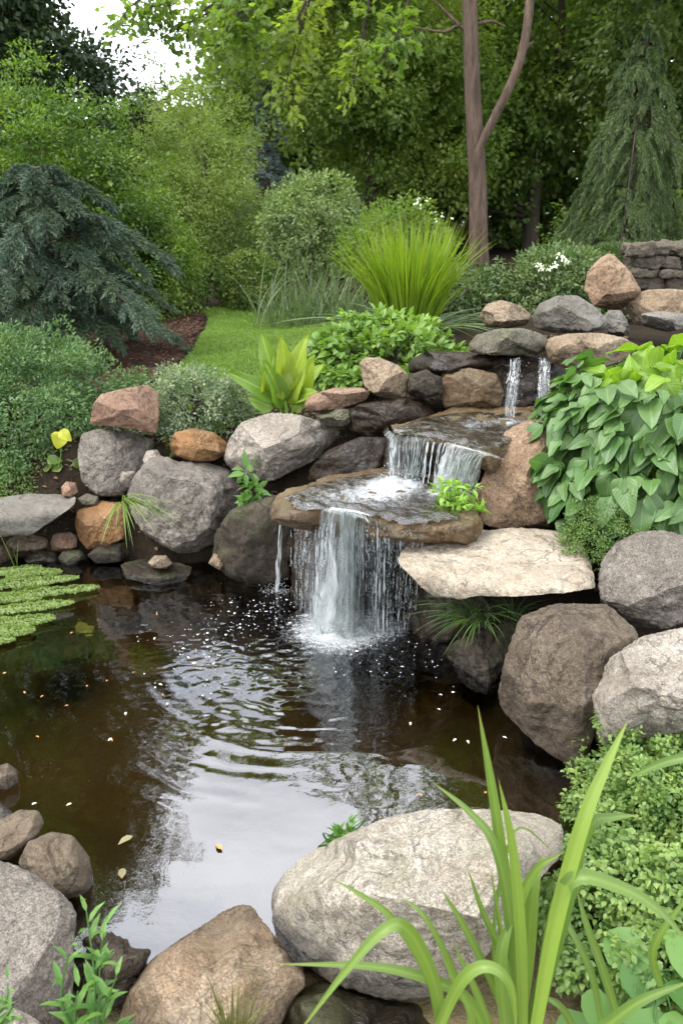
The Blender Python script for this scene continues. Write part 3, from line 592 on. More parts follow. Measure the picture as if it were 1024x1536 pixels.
# left retaining rocks
slab('flat_slab', 'long slate grey slab capping the low stone edging', 'slab', [(-200, 770), (-120, 752), (0, 750), (60, 741), (95, 741), (116, 756), (112, 768), (60, 776), (0, 778), (-120, 782)], .27, .05, .07, 'slate', 60, 4, 7, .5, 4)
for k, (lab, poly, mt, Y) in enumerate([
 ('small dark rounded stone under the slate slab', [(8, 815), (20, 803), (50, 800), (72, 805), (76, 820), (60, 828), (20, 828)], 'pebble', 3.76),
 ('small squarish stone between slate slab and orange boulder', [(76, 815), (80, 800), (105, 797), (117, 803), (116, 822), (95, 828), (78, 826)], 'pink', 3.76),
 ('dark flat stone at the waterline below the squarish stone', [(36, 840), (50, 826), (80, 826), (92, 838), (84, 852), (50, 853)], 'dark', 3.7),
 ('greenish stone at the waterline below the orange boulder', [(86, 838), (95, 826), (120, 824), (132, 836), (124, 850), (98, 851)], 'mossy', 3.68),
 ('dark wet stone at the waterline beside the grass tuft', [(130, 832), (150, 816), (185, 812), (205, 825), (190, 842), (145, 846)], 'dark', 3.68),
 ('brown stone at the far end of the waterline edging', [(-40, 835), (-20, 815), (20, 818), (36, 835), (20, 852), (-30, 852)], 'pebble', 3.7),
 ('small tan stone sitting at the foot of the grass tuft', [(222, 843), (232, 833), (250, 833), (260, 845), (250, 853), (228, 852)], 'tan', 3.5),
 ('small orange pebble at the waterline near the thin trickle', [(364, 862), (372, 856), (385, 857), (391, 864), (383, 869), (368, 869)], 'orange', 3.38),
 ('small brown stone wedged beneath the diamond boulder', [(312, 845), (322, 828), (340, 825), (342, 845), (330, 856)], 'tan', 3.5),
 ('small pinkish stone on the soil beside the mottled boulder', [(92, 730), (100, 722), (114, 724), (118, 738), (108, 746), (94, 744)], 'pink', 3.85),
 ('pale lichen-spotted cobble tucked below the mottled boulder', [(174, 718), (184, 706), (202, 706), (210, 718), (200, 732), (182, 732)], 'greyl', 3.83),
 ('small greenish stone beside the pinkish stone on the soil', [(116, 748), (130, 740), (148, 744), (150, 756), (130, 762)], 'mossy', 3.8),
]):
    rock('small_stone', lab, 'stone', poly, Y, .07, .09, mt, 100+k, 6, 2.6, 5, .9)
slab('flat_stone', 'flat dark stone lying at the waterline under the diamond boulder', 'rock', [(180, 846), (205, 838), (250, 840), (288, 850), (285, 860), (240, 868), (190, 864)], .035, .03, .06, 'dark', 61, 3.5, 6, .8, 4)
rock('boulder', 'orange ochre boulder between the slate slab and grass tuft', 'boulder', [(112, 785), (116, 765), (150, 751), (184, 752), (190, 775), (188, 808), (165, 818), (132, 826), (118, 808)], 3.72, .13, .18, 'orange', 62, 8, 2.9, 7, .8)
rock('boulder', 'mottled grey boulder carrying the pink trapezoid rock', 'boulder', [(116, 680), (122, 650), (150, 642), (205, 648), (232, 660), (236, 700), (215, 735), (180, 747), (145, 746), (122, 722)], 3.95, .16, .2, 'grey', 63, 10, 2.6, 7, 1.2)
rock('boulder', 'pink trapezoid rock perched on the mottled grey boulder', 'boulder', [(134, 638), (140, 605), (152, 590), (190, 582), (222, 576), (238, 590), (239, 620), (236, 654), (205, 645), (170, 641)], 3.98, .12, .14, 'pink', 64, 7, 3.2, 7, .8, smooth=1.3)
rock('boulder', 'large grey diamond-shaped boulder standing over the pond edge', 'boulder', [(190, 745), (200, 715), (224, 686), (248, 682), (268, 692), (300, 690), (345, 703), (366, 735), (371, 762), (352, 785), (328, 815), (305, 838), (285, 838), (250, 822), (215, 800), (198, 775)], 3.72, .2, .22, 'grey', 65, 9, 2.9, 7, .9)
rock('boulder', 'small ochre topped rock between the diamond and wedge boulders', 'boulder', [(254, 665), (262, 648), (290, 642), (320, 648), (340, 662), (345, 680), (320, 692), (280, 692), (258, 685)], 3.92, .13, .16, 'orange', 66, 8, 2.7)
rock('boulder', 'light grey wedge boulder with faceted top beside the cascade', 'boulder', [(334, 690), (342, 660), (362, 632), (405, 619), (440, 620), (490, 632), (513, 645), (512, 662), (490, 678), (468, 694), (440, 706), (410, 722), (380, 722), (350, 708)], 3.82, .2, .22, 'greyl', 67, 10, 2.7, 7, .9, planes=[((-.2, -.5, 1), .62)])
rock('small_stone', 'small pale cobble between the mottled and diamond boulders', 'stone', [(214, 690), (220, 676), (236, 674), (244, 688), (236, 702), (220, 704)], 3.86, .08, .1, 'greyl', 68, 6, 2.6, 5)
# near shore
rock('boulder', 'large pale granite boulder with a mossy crack in the foreground', 'boulder', [(402, 1375), (410, 1325), (445, 1288), (500, 1258), (580, 1226), (650, 1212), (740, 1211), (810, 1217), (850, 1240), (846, 1280), (800, 1335), (765, 1390), (715, 1450), (650, 1495), (590, 1503), (500, 1478), (432, 1432)], 1.36, .18, .32, 'front', 70, 9, 3.1, 7, .85, planes=[((.08, -.14, 1), .42), ((-.15, -1, -.2), .55), ((-.8, -.6, .0), .75)])
rock('boulder', 'tan orange boulder at the bottom of the pond outlet', 'boulder', [(165, 1560), (190, 1490), (225, 1440), (280, 1402), (340, 1362), (378, 1354), (398, 1385), (425, 1420), (455, 1455), (462, 1475), (430, 1520), (400, 1590), (280, 1620)], 1.28, .2, .25, 'tan', 71, 9, 2.7, 7, .8, planes=[((-.2, -.5, 1), .62), ((.5, -1, .2), .75)])
rock('boulder', 'dark rock wedged under the pale foreground granite boulder', 'rock', [(420, 1540), (440, 1490), (480, 1470), (560, 1490), (640, 1500), (680, 1560), (600, 1640), (460, 1620)], 1.25, .16, .2, 'dark', 72, 8, 2.7)
rock('boulder', 'large grey lichen-patched boulder at the near corner beside the weeds', 'boulder', [(-120, 1420), (-90, 1310), (-20, 1282), (40, 1303), (95, 1340), (118, 1368), (112, 1420), (110, 1500), (80, 1580), (-40, 1620), (-110, 1550)], 1.3, .22, .25, 'grey', 73, 9, 2.7, 7, .9, planes=[((.1, -.35, 1), .62), ((.9, -.5, .2), .75)])
rock('boulder', 'rough brown rock behind the leafy foreground weed', 'rock', [(108, 1450), (125, 1405), (165, 1394), (215, 1402), (242, 1416), (225, 1455), (200, 1500), (150, 1520), (115, 1500)], 1.38, .14, .16, 'darkbrown', 74, 9, 2.6, 6, 1.2)
rock('boulder', 'rounded brown river stone at the water edge, biggest of three', 'boulder', [(27, 1295), (42, 1262), (78, 1247), (110, 1253), (135, 1285), (141, 1325), (125, 1345), (90, 1350), (50, 1330)], 1.62, .11, .13, 'pebble', 75, 1, 2.3, 6, .6)
rock('river_stone', 'oval brown river stone leaning on the biggest round one', 'stone', [(-30, 1270), (-10, 1235), (30, 1214), (58, 1215), (68, 1235), (48, 1268), (15, 1290), (-15, 1290)], 1.72, .1, .12, 'pebble', 76, 1, 2.3, 6, .5)
rock('river_stone', 'small brown stone standing alone in the shallow water', 'stone', [(-15, 1170), (-5, 1150), (12, 1144), (26, 1155), (28, 1172), (15, 1186), (-8, 1186)], 2.0, .06, .08, 'pebble', 77, 1, 2.3, 5, .5)
rock('river_stone', 'small dark grey stone behind the oval river stone', 'stone', [(-25, 1235), (-15, 1212), (5, 1208), (19, 1218), (16, 1234), (0, 1245)], 1.84, .06, .08, 'pebgrey', 78, 1, 2.3, 5, .5)
rock('small_stone', 'pale stone at the very bottom below the weeds', 'stone', [(-30, 1545), (-10, 1518), (25, 1512), (58, 1530), (70, 1570), (20, 1600)], 1.1, .08, .1, 'greyl', 79, 6, 2.6, 6)
slab('submerged_stone', 'pale rounded stone seen under the calm reflecting water', 'stone', [(265, 1335), (290, 1316), (320, 1318), (335, 1340), (315, 1362), (280, 1360)], -.07, .05, .06, 'cream', 80, 2.3, 5, .5, 3)
rng = np.random.default_rng(5)
for k in (0, 1, 2, 5):
    px, py = [(90, 960), (190, 905), (320, 900), (60, 1080), (170, 1160), (260, 960), (120, 1020)][k]; s_ = [46, 40, 50, 40, 34, 30, 30][k]
    slab('submerged_stone', ['wide dim brown stone under water near the floating fronds', 'dim stone under water below the grass tuft', 'dim stone under water before the diamond boulder', 'dim stone under water below the orange petals',
          'dim stone under water beside the sky reflection', 'dim stone under water among the foam flecks', 'small dim stone under water in front of the fronds'][k], 'stone',
         [(px+s_*math.cos(a)*rng.uniform(.8, 1.2), py+.5*s_*math.sin(a)*rng.uniform(.8, 1.2)) for a in np.linspace(0, 5.7, 9)], -.16, .05, .1, 'tan', 81+k, 2.4, 5, .7, 4)
# dry stone wall on the upper bank
mb = MB(); rng = np.random.default_rng(9)
zt = at(960, 362, 6.0)[2]; zb = zt-.55; xs0 = at(938, 400, 6.0)[0]
zc_ = zb
for row in range(6):
    hgt_ = [.11, .1, .1, .06, .09, .09][row]; x_ = xs0 + rng.uniform(-.03, .03) + (.06 if row > 3 else 0)
    while x_ < xs0+1.7:
        ln = rng.uniform(.18, .42); d, F = ico(5)
        k = (np.abs(d)**7).sum(1)**(-1/7); L = d*k[:, None]*np.array([ln/2, .16, hgt_/2*1.02])
        L += nrm(d)*(.02*fbm(L*9+row*7+x_*5, 4, 4)+.008*fbm(L*40+x_, 6, 3))[:, None]
        mb.put(L+np.array([x_+ln/2, 6.15+rng.uniform(-.04, .04), zc_+hgt_/2]), [F]); x_ += ln*.97
    zc_ += hgt_*.97
MT['wall'] = rockmat('fieldstone_wall', (.12, .105, .085), (.19, .17, .145), (.095, .075, .055), .5, moss=.3, waterline=False)
tag(mb.build('dry_stone_wall', MT['wall'], None, (xs0, 6.15, zb)), 'dark dry stone wall of stacked flat fieldstones on the upper bank', 'stone wall')
bpy.data.objects['dry_stone_wall'].location = (xs0, 6.15, zb)

# ------------------------------------------------------------------ falling water
def fallmat(name, base=.0, dens=1.0, col=(.70, .735, .73)):
    m = M(name); uv = m.n('ShaderNodeUVMap'); mp_ = m.n('ShaderNodeMapping', {0: uv.outputs[0]}); mp_.inputs['Scale'].default_value = (34, 1.7, 1)
    a = m.noise(mp_.outputs[0], 1.0, 4, .6, .15)
    mp2 = m.n('ShaderNodeMapping', {0: uv.outputs[0]}); mp2.inputs['Scale'].default_value = (110, 4.5, 1); b = m.noise(mp2.outputs[0], 1.0, 3, .6)
    s = m.math('ADD', m.math('MULTIPLY', a, .65), m.math('MULTIPLY', b, .35))
    d = m.attr('dens')
    f = m.ramp(m.math('ADD', s, m.math('MULTIPLY', m.math('SUBTRACT', d, 1.0), .35)), .44, .66, base, .92)
    mp3 = m.n('ShaderNodeMapping', {0: uv.outputs[0]}); mp3.inputs['Scale'].default_value = (9, .5, 1); c_ = m.noise(mp3.outputs[0], 1.0, 3, .6, .3)
    f = m.math('MULTIPLY', f, m.math('MULTIPLY', m.ramp(d, 0, .25), m.ramp(c_, .36, .6, .3, 1)))
    p = m.n('ShaderNodeBsdfPrincipled', {'Base Color': col, 'Roughness': .25}); p.inputs['Specular IOR Level'].default_value = .6
    tl = m.n('ShaderNodeBsdfTranslucent', {'Color': col}); mm = m.n('ShaderNodeMixShader', {0: .4}); m.t.links.new(p.outputs[0], mm.inputs[1]); m.t.links.new(tl.outputs[0], mm.inputs[2])
    tr = m.n('ShaderNodeBsdfTransparent', {'Color': (.97, .985, .98)}); gl = m.n('ShaderNodeBsdfGlossy', {'Roughness': .08})
    g2 = m.n('ShaderNodeMixShader', {0: m.math('MULTIPLY', m.ramp(d, 0, .3), .10)}); m.t.links.new(tr.outputs[0], g2.inputs[1]); m.t.links.new(gl.outputs[0], g2.inputs[2])
    mx = m.n('ShaderNodeMixShader', {0: f}); m.t.links.new(g2.outputs[0], mx.inputs[1]); m.t.links.new(mm.outputs[0], mx.inputs[2])
    return m.done(mx.outputs[0])
MT['fall'] = fallmat('falling_water', .05); MT['veil'] = fallmat('water_veil', .0)
m = M('water_drops'); p = m.n('ShaderNodeBsdfPrincipled', {'Base Color': (.78, .82, .83), 'Roughness': .2}); tr = m.n('ShaderNodeBsdfTransparent', {'Color': (1, 1, 1)})
mx = m.n('ShaderNodeMixShader', {0: .5}); m.t.links.new(tr.outputs[0], mx.inputs[1]); m.t.links.new(p.outputs[0], mx.inputs[2]); MT['drop'] = m.done(mx.outputs[0])
def sheet_fall(mb, top, bot, back=.05, seed=0, nu=60, nv=44, ripple=.012, dens=1.0, edge=.12, u0=0.0):
    """curtain between two world polylines: flows off the lip and falls in a parabola"""
    T = spline(np.array(top), nu); B = spline(np.array(bot), nu); v = np.linspace(0, 1, nv); u = np.linspace(0, 1, nu)
    out = nrm(np.r_[(B-T).mean(0)[:2], 0])
    s = np.clip((v-.12)/.88, 0, 1)
    pz = np.where(v < .12, 0, s**1.15); ph_ = np.where(v < .12, 0, s**.62)
    V = np.empty((nv, nu, 3)); 
    V[..., 2] = T[None, :, 2] + (B-T)[None, :, 2]*pz[:, None]
    V[..., :2] = T[None, :, :2] + (B-T)[None, :, :2]*ph_[:, None, None] - out[:2]*back*(np.clip(1-v/.12, 0, 1)[:, None, None])
    nzv = fbm(np.stack(np.broadcast_arrays(u[None]*16+seed*3.1, v[:, None]*1.6, seed*1.0), -1).reshape(-1, 3), seed, 4).reshape(nv, nu)
    V[..., :2] += out[:2]*(nzv*ripple*(.3+v[:, None]))[..., None]
    side = np.array([-out[1], out[0]]); V[..., :2] += side*(.006*nzv*v[:, None])[..., None]
    V[..., 2] += .004*nzv
    de = np.clip(np.minimum(u, 1-u)/edge + .25*nzv[int(nv*.5)], 0, 1)[None]*np.ones((nv, 1))*dens
    i = np.arange(nv-1)[:, None]*nu; j = np.arange(nu-1)[None]
    F = np.stack([i+j, i+j+1, i+nu+j+1, i+nu+j], -1).reshape(-1, 4)
    UV = np.stack(np.broadcast_arrays(u[None]*np.linalg.norm(T[-1]-T[0])/.25+u0+seed*.37, v[:, None]), -1).reshape(-1, 2)
    mb.put(V.reshape(-1, 3), [F], {'dens': de.ravel()}, UV)
def strand(mb, top, bot, w_, seed, seg=26):
    rng = np.random.default_rng(seed); t = np.linspace(0, 1, seg); top = np.array(top); bot = np.array(bot)
    C = top + (bot-top)*np.c_[t**.6, t**.6, t**1.1]; C[:, 0] += .004*fbm(np.c_[t*7, 0*t+seed, 0*t], seed, 3)*t
    rr = w_*np.clip(.5+.9*vnoise(np.c_[t*13, 0*t+seed*3.3, 0*t], seed), .08, 1.3)
    ang = np.linspace(0, 2*np.pi, 5, endpoint=False)
    V = C[:, None] + rr[:, None, None]*np.stack([np.cos(ang), .6*np.sin(ang), 0*ang], 1)[None]
    i = np.arange(seg-1)[:, None]*5; j = np.arange(5)[None]; j2 = (j+1) % 5
    mb.put(V.reshape(-1, 3), [np.stack([i+j, i+j2, i+5+j2, i+5+j], -1).reshape(-1, 4)])
OCT = np.array([[1, 0, 0], [-1, 0, 0], [0, 1, 0], [0, -1, 0], [0, 0, 1], [0, 0, -1.0]]); OF = np.array([[0, 2, 4], [2, 1, 4], [1, 3, 4], [3, 0, 4], [2, 0, 5], [1, 2, 5], [3, 1, 5], [0, 3, 5]])
def drops(mb, P, R, stretch=1.0):
    n = len(P); V = P[:, None]+OCT[None]*R[:, None, None]*np.array([1, 1, stretch]); F = (OF[None]+(np.arange(n)*6)[:, None, None]).reshape(-1, 3); mb.put(V.reshape(-1, 3), [F])
def spray(mb, name, parent, base): o = mb.build(name, MT['drop'], parent, base); o['kind'] = 'stuff'
def world_line(px, Z=None, Y=None): return [atz(x, y, Z) if Y is None else at(x, y, Y) for x, y in px]
rng = np.random.default_rng(77)
base = atz(505, 945, 0)
fall = thing('waterfall', base, 'main white waterfall curtain dropping from the wide ledge into the pond', 'waterfall')
top = world_line([(480, 764), (500, 761), (525, 766), (556, 778)], Z2+.014); bot = world_line([(466, 950), (490, 957), (520, 955), (550, 948)], -.01)
a = MB()
for q_, (tl, bl, dn, dy) in enumerate([([(478, 765), (492, 762), (512, 763), (530, 768)], [(468, 950), (482, 957), (500, 957), (516, 952)], 1.0, 0), ([(505, 762), (525, 766), (540, 771), (557, 779)], [(500, 955), (520, 957), (534, 953), (550, 947)], .95, .012), ([(484, 764), (520, 766), (552, 777)], [(474, 945), (510, 950), (542, 942)], .8, .045), ([(520, 766), (534, 769)], [(508, 957), (524, 957)], .8, -.012)]):
    sheet_fall(a, [p_+np.array([0, dy, 0]) for p_ in world_line(tl, Z2+.014)], [p_+np.array([0, dy, 0]) for p_ in world_line(bl, -.01)], .08, 3+q_, 70, 60, .045, dn, .22)
a.build('curtain', MT['fall'], fall, base)
a = MB(); sheet_fall(a, world_line([(548, 775), (575, 788), (605, 800), (640, 806)], Z2-.01), world_line([(545, 945), (570, 944), (600, 940), (622, 934)], -.01), .03, 8, 80, 50, .04, .72, .05)
sheet_fall(a, world_line([(552, 776), (566, 782), (582, 790)], Z2-.005), world_line([(548, 949), (562, 948), (578, 946)], -.01), .05, 9, 60, 50, .04, .8, .3)
sheet_fall(a, world_line([(440, 775), (455, 770), (478, 766)], Z2-.01), world_line([(440, 910), (452, 918), (468, 930)], -.01), .02, 12, 50, 50, .015, .5, .1)
a.build('veil', MT['veil'], fall, base)
a = MB()
for k in range(190):
    u = rng.random()
    if k < 26: tx, bx = 478+78*u, 468+84*u; ty, by = 768, 948
    elif k < 140: tx, bx = 556+80*u, 550+74*u; ty, by = 782+22*u, 945-8*u
    else: tx, bx = 436+40*u, 438+32*u; ty, by = 778-8*u, 905+25*u
    t0 = atz(tx, ty, Z2+(.0 if k < 26 else -.03)) + np.array([0, -.012, 0]); b0 = atz(bx, by, 0)+np.array([0, -.015, 0])
    s0 = rng.random()*.92 if k >= 26 else rng.random()*.3; s1 = min(1, s0+(rng.uniform(.2, .5) if k < 26 else rng.uniform(.06, .26)))
    strand(a, t0+(b0-t0)*np.array([s0**.6, s0**.6, s0**1.1]), t0+(b0-t0)*np.array([s1**.6, s1**.6, s1**1.1]), rng.uniform(.0008, .0024), 200+k, 18)
for k in range(5):   # strong cords
    u = [570, 577, 566, 583, 600][k]; strand(a, atz(u, 786+k, Z2-.02)+np.array([0, -.02, 0]), atz(u-3, 944, 0)+np.array([0, -.02, 0]), .0045 if k < 3 else .003, 400+k, 40)
a.build('strands', MT['drop'], fall, base)
a = MB(); n = 900; Pd = np.array([atz(x, y, 0) for x, y in zip(rng.normal(510, 42, n), rng.normal(950, 10, n))]); Pd[:, 2] = np.abs(rng.normal(0, .035, n)); drops(a, Pd, rng.uniform(.0008, .0026, n))
n = 420; u = rng.random(n); zz = rng.random(n); t0 = np.array([atz(x, 790, Z2) for x in 545+95*u]); b0 = np.array([atz(x, 940, 0) for x in 545+80*u])
Pd = t0+(b0-t0)*np.c_[zz**.6, zz**.6, zz]; Pd += rng.normal(0, .012, (n, 3)); drops(a, Pd, rng.uniform(.0005, .0013, n), 5)
spray(a, 'splash', fall, base)
# thin side trickle
b1 = atz(416, 888, 0); tr_ = thing('side_trickle', b1, 'thin trickle falling from the edge of the wide ledge beside the main waterfall', 'waterfall')
a = MB()
for k in range(5): strand(a, at(424+k*1.5, 768, 3.07), b1+np.array([rng.normal(0, .006), 0, 0]), .0045-.0005*k, 430+k, 40)
a.build('strands', MT['drop'], tr_, b1)
a = MB(); n = 160; Pd = b1+np.c_[rng.normal(0, .04, n), rng.normal(0, .03, n), np.abs(rng.normal(0, .02, n))]; drops(a, Pd, rng.uniform(.001, .003, n)); spray(a, 'splash', tr_, b1)
# middle cascade
b2 = atz(620, 716, Z2+.01); mf = thing('middle_cascade', b2, 'short double cascade spilling between the upper pool and the wide ledge', 'waterfall')
a = MB()
for q_, (tl, bl, dn) in enumerate([([(580, 641), (588, 650), (600, 655)], [(578, 708), (588, 716), (603, 721)], 1.0), ([(597, 653), (615, 656), (630, 655)], [(597, 719), (612, 722), (624, 722)], .9), ([(624, 655), (640, 656), (648, 657)], [(618, 721), (630, 716), (640, 708)], .8),
                                  ([(655, 657), (664, 660)], [(650, 712), (660, 718)], .5), ([(674, 665), (690, 671), (706, 675)], [(655, 734), (668, 739), (684, 741)], 1.0), ([(698, 672), (716, 677), (734, 681)], [(676, 740), (694, 742), (712, 738)], .85)]):
    sheet_fall(a, [p_+np.array([0, .012, 0])*(q_ % 2) for p_ in world_line(tl, Z3+.015)], world_line(bl, Z2+.006), .09, 21+q_, 40, 40, .035, dn, .2)
a.build('curtain', MT['fall'], mf, b2)
a = MB()
for k in range(46):
    u = rng.random()
    if k < 18: t0 = atz(584+64*u, 656, Z3+.008); b0 = atz(584+50*u, 718, Z2)
    elif k < 32: t0 = atz(682+50*u, 674+8*u, Z3+.008); b0 = atz(660+42*u, 737, Z2)
    else: t0 = atz(640+45*u, 662, Z3); b0 = atz(632+36*u, 728, Z2)
    strand(a, t0+np.array([0, -.015, 0]), b0+np.array([0, -.02, 0]), rng.uniform(.0015, .0038), 500+k, 18)
a.build('strands', MT['drop'], mf, b2)
a = MB(); n = 420; Pd = np.array([atz(x, y, Z2+.01) for x, y in zip(np.r_[rng.normal(608, 20, n//2), rng.normal(678, 18, n-n//2)], np.r_[rng.normal(718, 5, n//2), rng.normal(738, 5, n-n//2)])]); Pd[:, 2] += np.abs(rng.normal(0, .022, n)); drops(a, Pd, rng.uniform(.001, .0032, n)); spray(a, 'splash', mf, b2)
# two thin upper trickles
for nm, xt, xb, lab in (('upper_trickle', 774, 764, 'broken thin trickle over the layered wet stones, farther from the hosta'), ('upper_trickle', 816, 812, 'faint thin trickle over the layered wet stones, nearer the hosta')):
    b3 = atz(xb, 628, Z3+.01); o = thing(nm, b3, lab, 'waterfall', 'thin trickles of the upper fall'); a = MB()
    tp = at(xt, 537, 3.8)
    sheet_fall(a, [tp+np.array([-.028, 0, 0]), tp+np.array([.0, -.01, 0]), tp+np.array([.026, 0, 0])], [b3+np.array([-.03, 0, 0]), b3, b3+np.array([.03, 0, 0])], .02, int(xt), 24, 30, .02, .6, .3); a.build('curtain', MT['veil'], o, b3); a = MB()
    for k in range(9):
        s0 = rng.uniform(0, .6) if k > 2 else 0; s1 = min(1, s0+rng.uniform(.25, .6)); q0 = tp+(b3-tp)*s0; q1 = tp+(b3-tp)*s1
        strand(a, q0+np.array([rng.normal(0, .012), 0, 0]), q1+np.array([rng.normal(0, .012), 0, 0]), rng.uniform(.0008, .002), 600+k+int(xt), 16)
    a.build('strands', MT['drop'], o, b3)
    a = MB(); n = 130; s0 = rng.random(n); Pd = tp+(b3-tp)*s0[:, None]+np.c_[rng.normal(0, .018, n), rng.normal(-.01, .01, n), rng.normal(0, .01, n)]; drops(a, Pd, rng.uniform(.0006, .0018, n), 2.6); spray(a, 'drops', o, b3)
# foam flecks drifting on the pond
m = M('foam'); MT['foam'] = m.done(m.n('ShaderNodeBsdfPrincipled', {'Base Color': (.8, .81, .8), 'Roughness': .5}).outputs[0])
a = MB(); n = 320; t = rng.random(n)**.8
px = 440 - 190*t + rng.normal(0, 34, n)*(.5+t*.5); py = 895 + 95*t + rng.normal(0, 34, n)*(.35+.65*t)
k2 = rng.random(n) < .3; px[k2] = rng.uniform(470, 700, k2.sum()); py[k2] = rng.normal(985, 28, k2.sum())
for x, y in zip(px, py):
    c = atz(x, y, .0055); rr = rng.uniform(.001, .0031)*(1 if rng.random() < .93 else 2.2); m_ = 6; an = np.linspace(0, 2*np.pi, m_, endpoint=False); rd = rr*rng.uniform(.5, 1.2, m_)
    V = np.c_[c[0]+rd*np.cos(an)*1.3, c[1]+rd*np.sin(an), np.full(m_, c[2])]; V = np.r_[V, [[c[0], c[1], c[2]+rr*.5]]]
    a.put(V, [np.array([[i_, (i_+1) % m_, m_] for i_ in range(m_)])])
tag(a.build('foam_flecks', MT['foam']), 'white foam flecks drifting from the waterfall across dark water', 'foam', kind='stuff')
# fallen petals and leaves floating on the pond
m = M('petal_orange'); MT['petal'] = m.done(m.n('ShaderNodeBsdfPrincipled', {'Base Color': (.45, .2, .06), 'Roughness': .5}).outputs[0])
m = M('petal_white'); MT['petalw'] = m.done(m.n('ShaderNodeBsdfPrincipled', {'Base Color': (.7, .68, .6), 'Roughness': .5}).outputs[0])
m = M('leaf_brown'); MT['deadleaf'] = m.done(m.n('ShaderNodeBsdfPrincipled', {'Base Color': (.16, .14, .06), 'Roughness': .6}).outputs[0])
def floater(name, lab, cat, px, py, size, mat, group=None, seed=0):
    rng = np.random.default_rng(seed); c = atz(px, py, .006); a_ = rng.random()*6.28; mb = MB()
    put_leaves(mb, np.array([[0, 0, 0.0]]), np.array([[rng.normal(0, .1), rng.normal(0, .1), 1]]), np.array([[math.cos(a_), math.sin(a_), .02]]), size, size*.55, 'leaf', rng)
    o = mb.build(name, mat); o.location = c; tag(o, lab, cat, group)
for k, (x, y) in enumerate([(66, 1043), (103, 1058), (160, 1022), (198, 1009), (54, 1104), (235, 920), (10, 1009), (110, 948), (245, 1043), (166, 1108), (627, 1191), (726, 1190), (130, 1030), (36, 1037)]):
    floater('floating_petal', 'tiny orange petal floating on the dark pond water', 'petal', x, y, .014, MT['petal'], 'orange petals on the pond', k)
for k, (x, y) in enumerate([(233, 956), (238, 1026), (189, 1068), (168, 1107), (48, 1207), (108, 1205), (280, 985), (615, 1083), (663, 1043), (660, 1065), (700, 1110), (753, 1105), (684, 1108), (600, 1000), (250, 1057)]):
    floater('floating_petal', 'tiny white petal floating on the dark pond water', 'petal', x, y, .016, MT['petalw'], 'white petals on the pond', 40+k)
floater('floating_leaf', 'small yellow brown leaf floating on the bright sky reflection', 'leaf', 333, 1274, .03, MT['petal'], None, 90)
floater('floating_leaf', 'dark leaf floating nearest the submerged pale stone', 'leaf', 183, 1318, .045, MT['deadleaf'], None, 91)
floater('floating_leaf', 'dark leaf floating where trees meet the sky reflection', 'leaf', 200, 1254, .045, MT['deadleaf'], None, 92)
# ------------------------------------------------------------------ plants
UPV = np.array([0, 0, 1.0])
def sph(n, rng, zmin=-1.0):
    z = rng.uniform(zmin, 1, n); a = rng.random(n)*2*np.pi; s = np.sqrt(1-z*z); return np.c_[s*np.cos(a), s*np.sin(a), z]
def clusters(mb, C, R, per, L, wr, tpl, rng, center=None, up=.8, out=.5, flat=.7, droop=.2, rmin=.2, rnd_c=None, jit=.5):
    """rosettes of leaves round the cluster centres C (radius R)"""
    k = len(C); R = np.broadcast_to(np.asarray(R, float), (k,)); idx = np.repeat(np.arange(k), per); n = len(idx)
    d = sph(n, rng); P = C[idx] + d*np.array([1, 1, flat])*(R[idx]*rng.uniform(rmin, 1, n)**.6)[:, None]
    oc = nrm(C-center)[idx] if center is not None else np.zeros((n, 3))
    N = nrm(up*UPV + out*(.6*d+.7*oc) + jit*rng.normal(size=(n, 3)))
    D = nrm(d*.8 + oc*.6 + .6*rng.normal(size=(n, 3)) - droop*UPV)
    l = L*rng.uniform(.65, 1.25, n)
    r = np.clip(rng.random(n)*.6+.4*(rng.random(k) if rnd_c is None else rnd_c)[idx], 0, 1)
    put_leaves(mb, P, N, D, l, l*wr, tpl, rng, r)
def dome(c, r, k, rng, seed, lump=.18, zmin=-.1, shell=(.82, 1.0), freq=2.6):
    d = sph(k, rng, zmin); f = 1+lump*fbm(d*freq+seed, seed, 3); return np.array(c)+d*np.array(r)*(f*rng.uniform(*shell, k))[:, None]
def stems_to(mb, base, tips, r0, rng, spread=.06, sides=5):
    for t in tips:
        b = np.array(base)+np.array([rng.normal(0, spread), rng.normal(0, spread), 0]); m_ = (b+t)/2+rng.normal(0, .04, 3)+np.array([0, 0, .04]); tube(mb, [b, m_, t], [r0, r0*.7, r0*.3], sides, 7)
MT['twig'] = barkmat('twig_bark', (.05, .035, .022), (.09, .065, .045), 30)
def shrub(name, label, cat, c, r, k, per, R, L, wr, tpl, mat, seed, lump=.2, zmin=-.25, ground=None, extra=None, **kw):
    rng = np.random.default_rng(seed); g = hz(c[0], c[1]) if ground is None else ground; base = np.array([c[0], c[1], g])
    o = thing(name, base, label, cat); mb = MB()
    C = dome(c, r, k, rng, seed, lump, zmin); C[:, 2] = np.maximum(C[:, 2], g+.02)
    clusters(mb, C, R, per, L, wr, tpl, rng, center=np.array(c), **kw)
    Ci = dome(c, np.array(r)*.75, k//3, rng, seed, lump, zmin, (.6, 1)); clusters(mb, Ci, R, per//2, L, wr, tpl, rng, center=np.array(c), **kw)
    if extra: extra(mb, rng)
    mb.build('foliage', mat, o, base)
    ms = MB(); stems_to(ms, base, C[:: max(1, k//14)]*.9+.1*base, .012, rng); ms.build('stems', MT['twig'], o, base)
    return o
L_ = leafmat
MT['juniper'] = L_('leaf_juniper', (.045, .10, .035), (.10, .175, .065), (.12, .2, .065), .25, .55, 5)
MT['varieg'] = L_('leaf_variegated', (.10, .15, .075), (.30, .34, .22), (.07, .12, .045), .25, .5, 8)
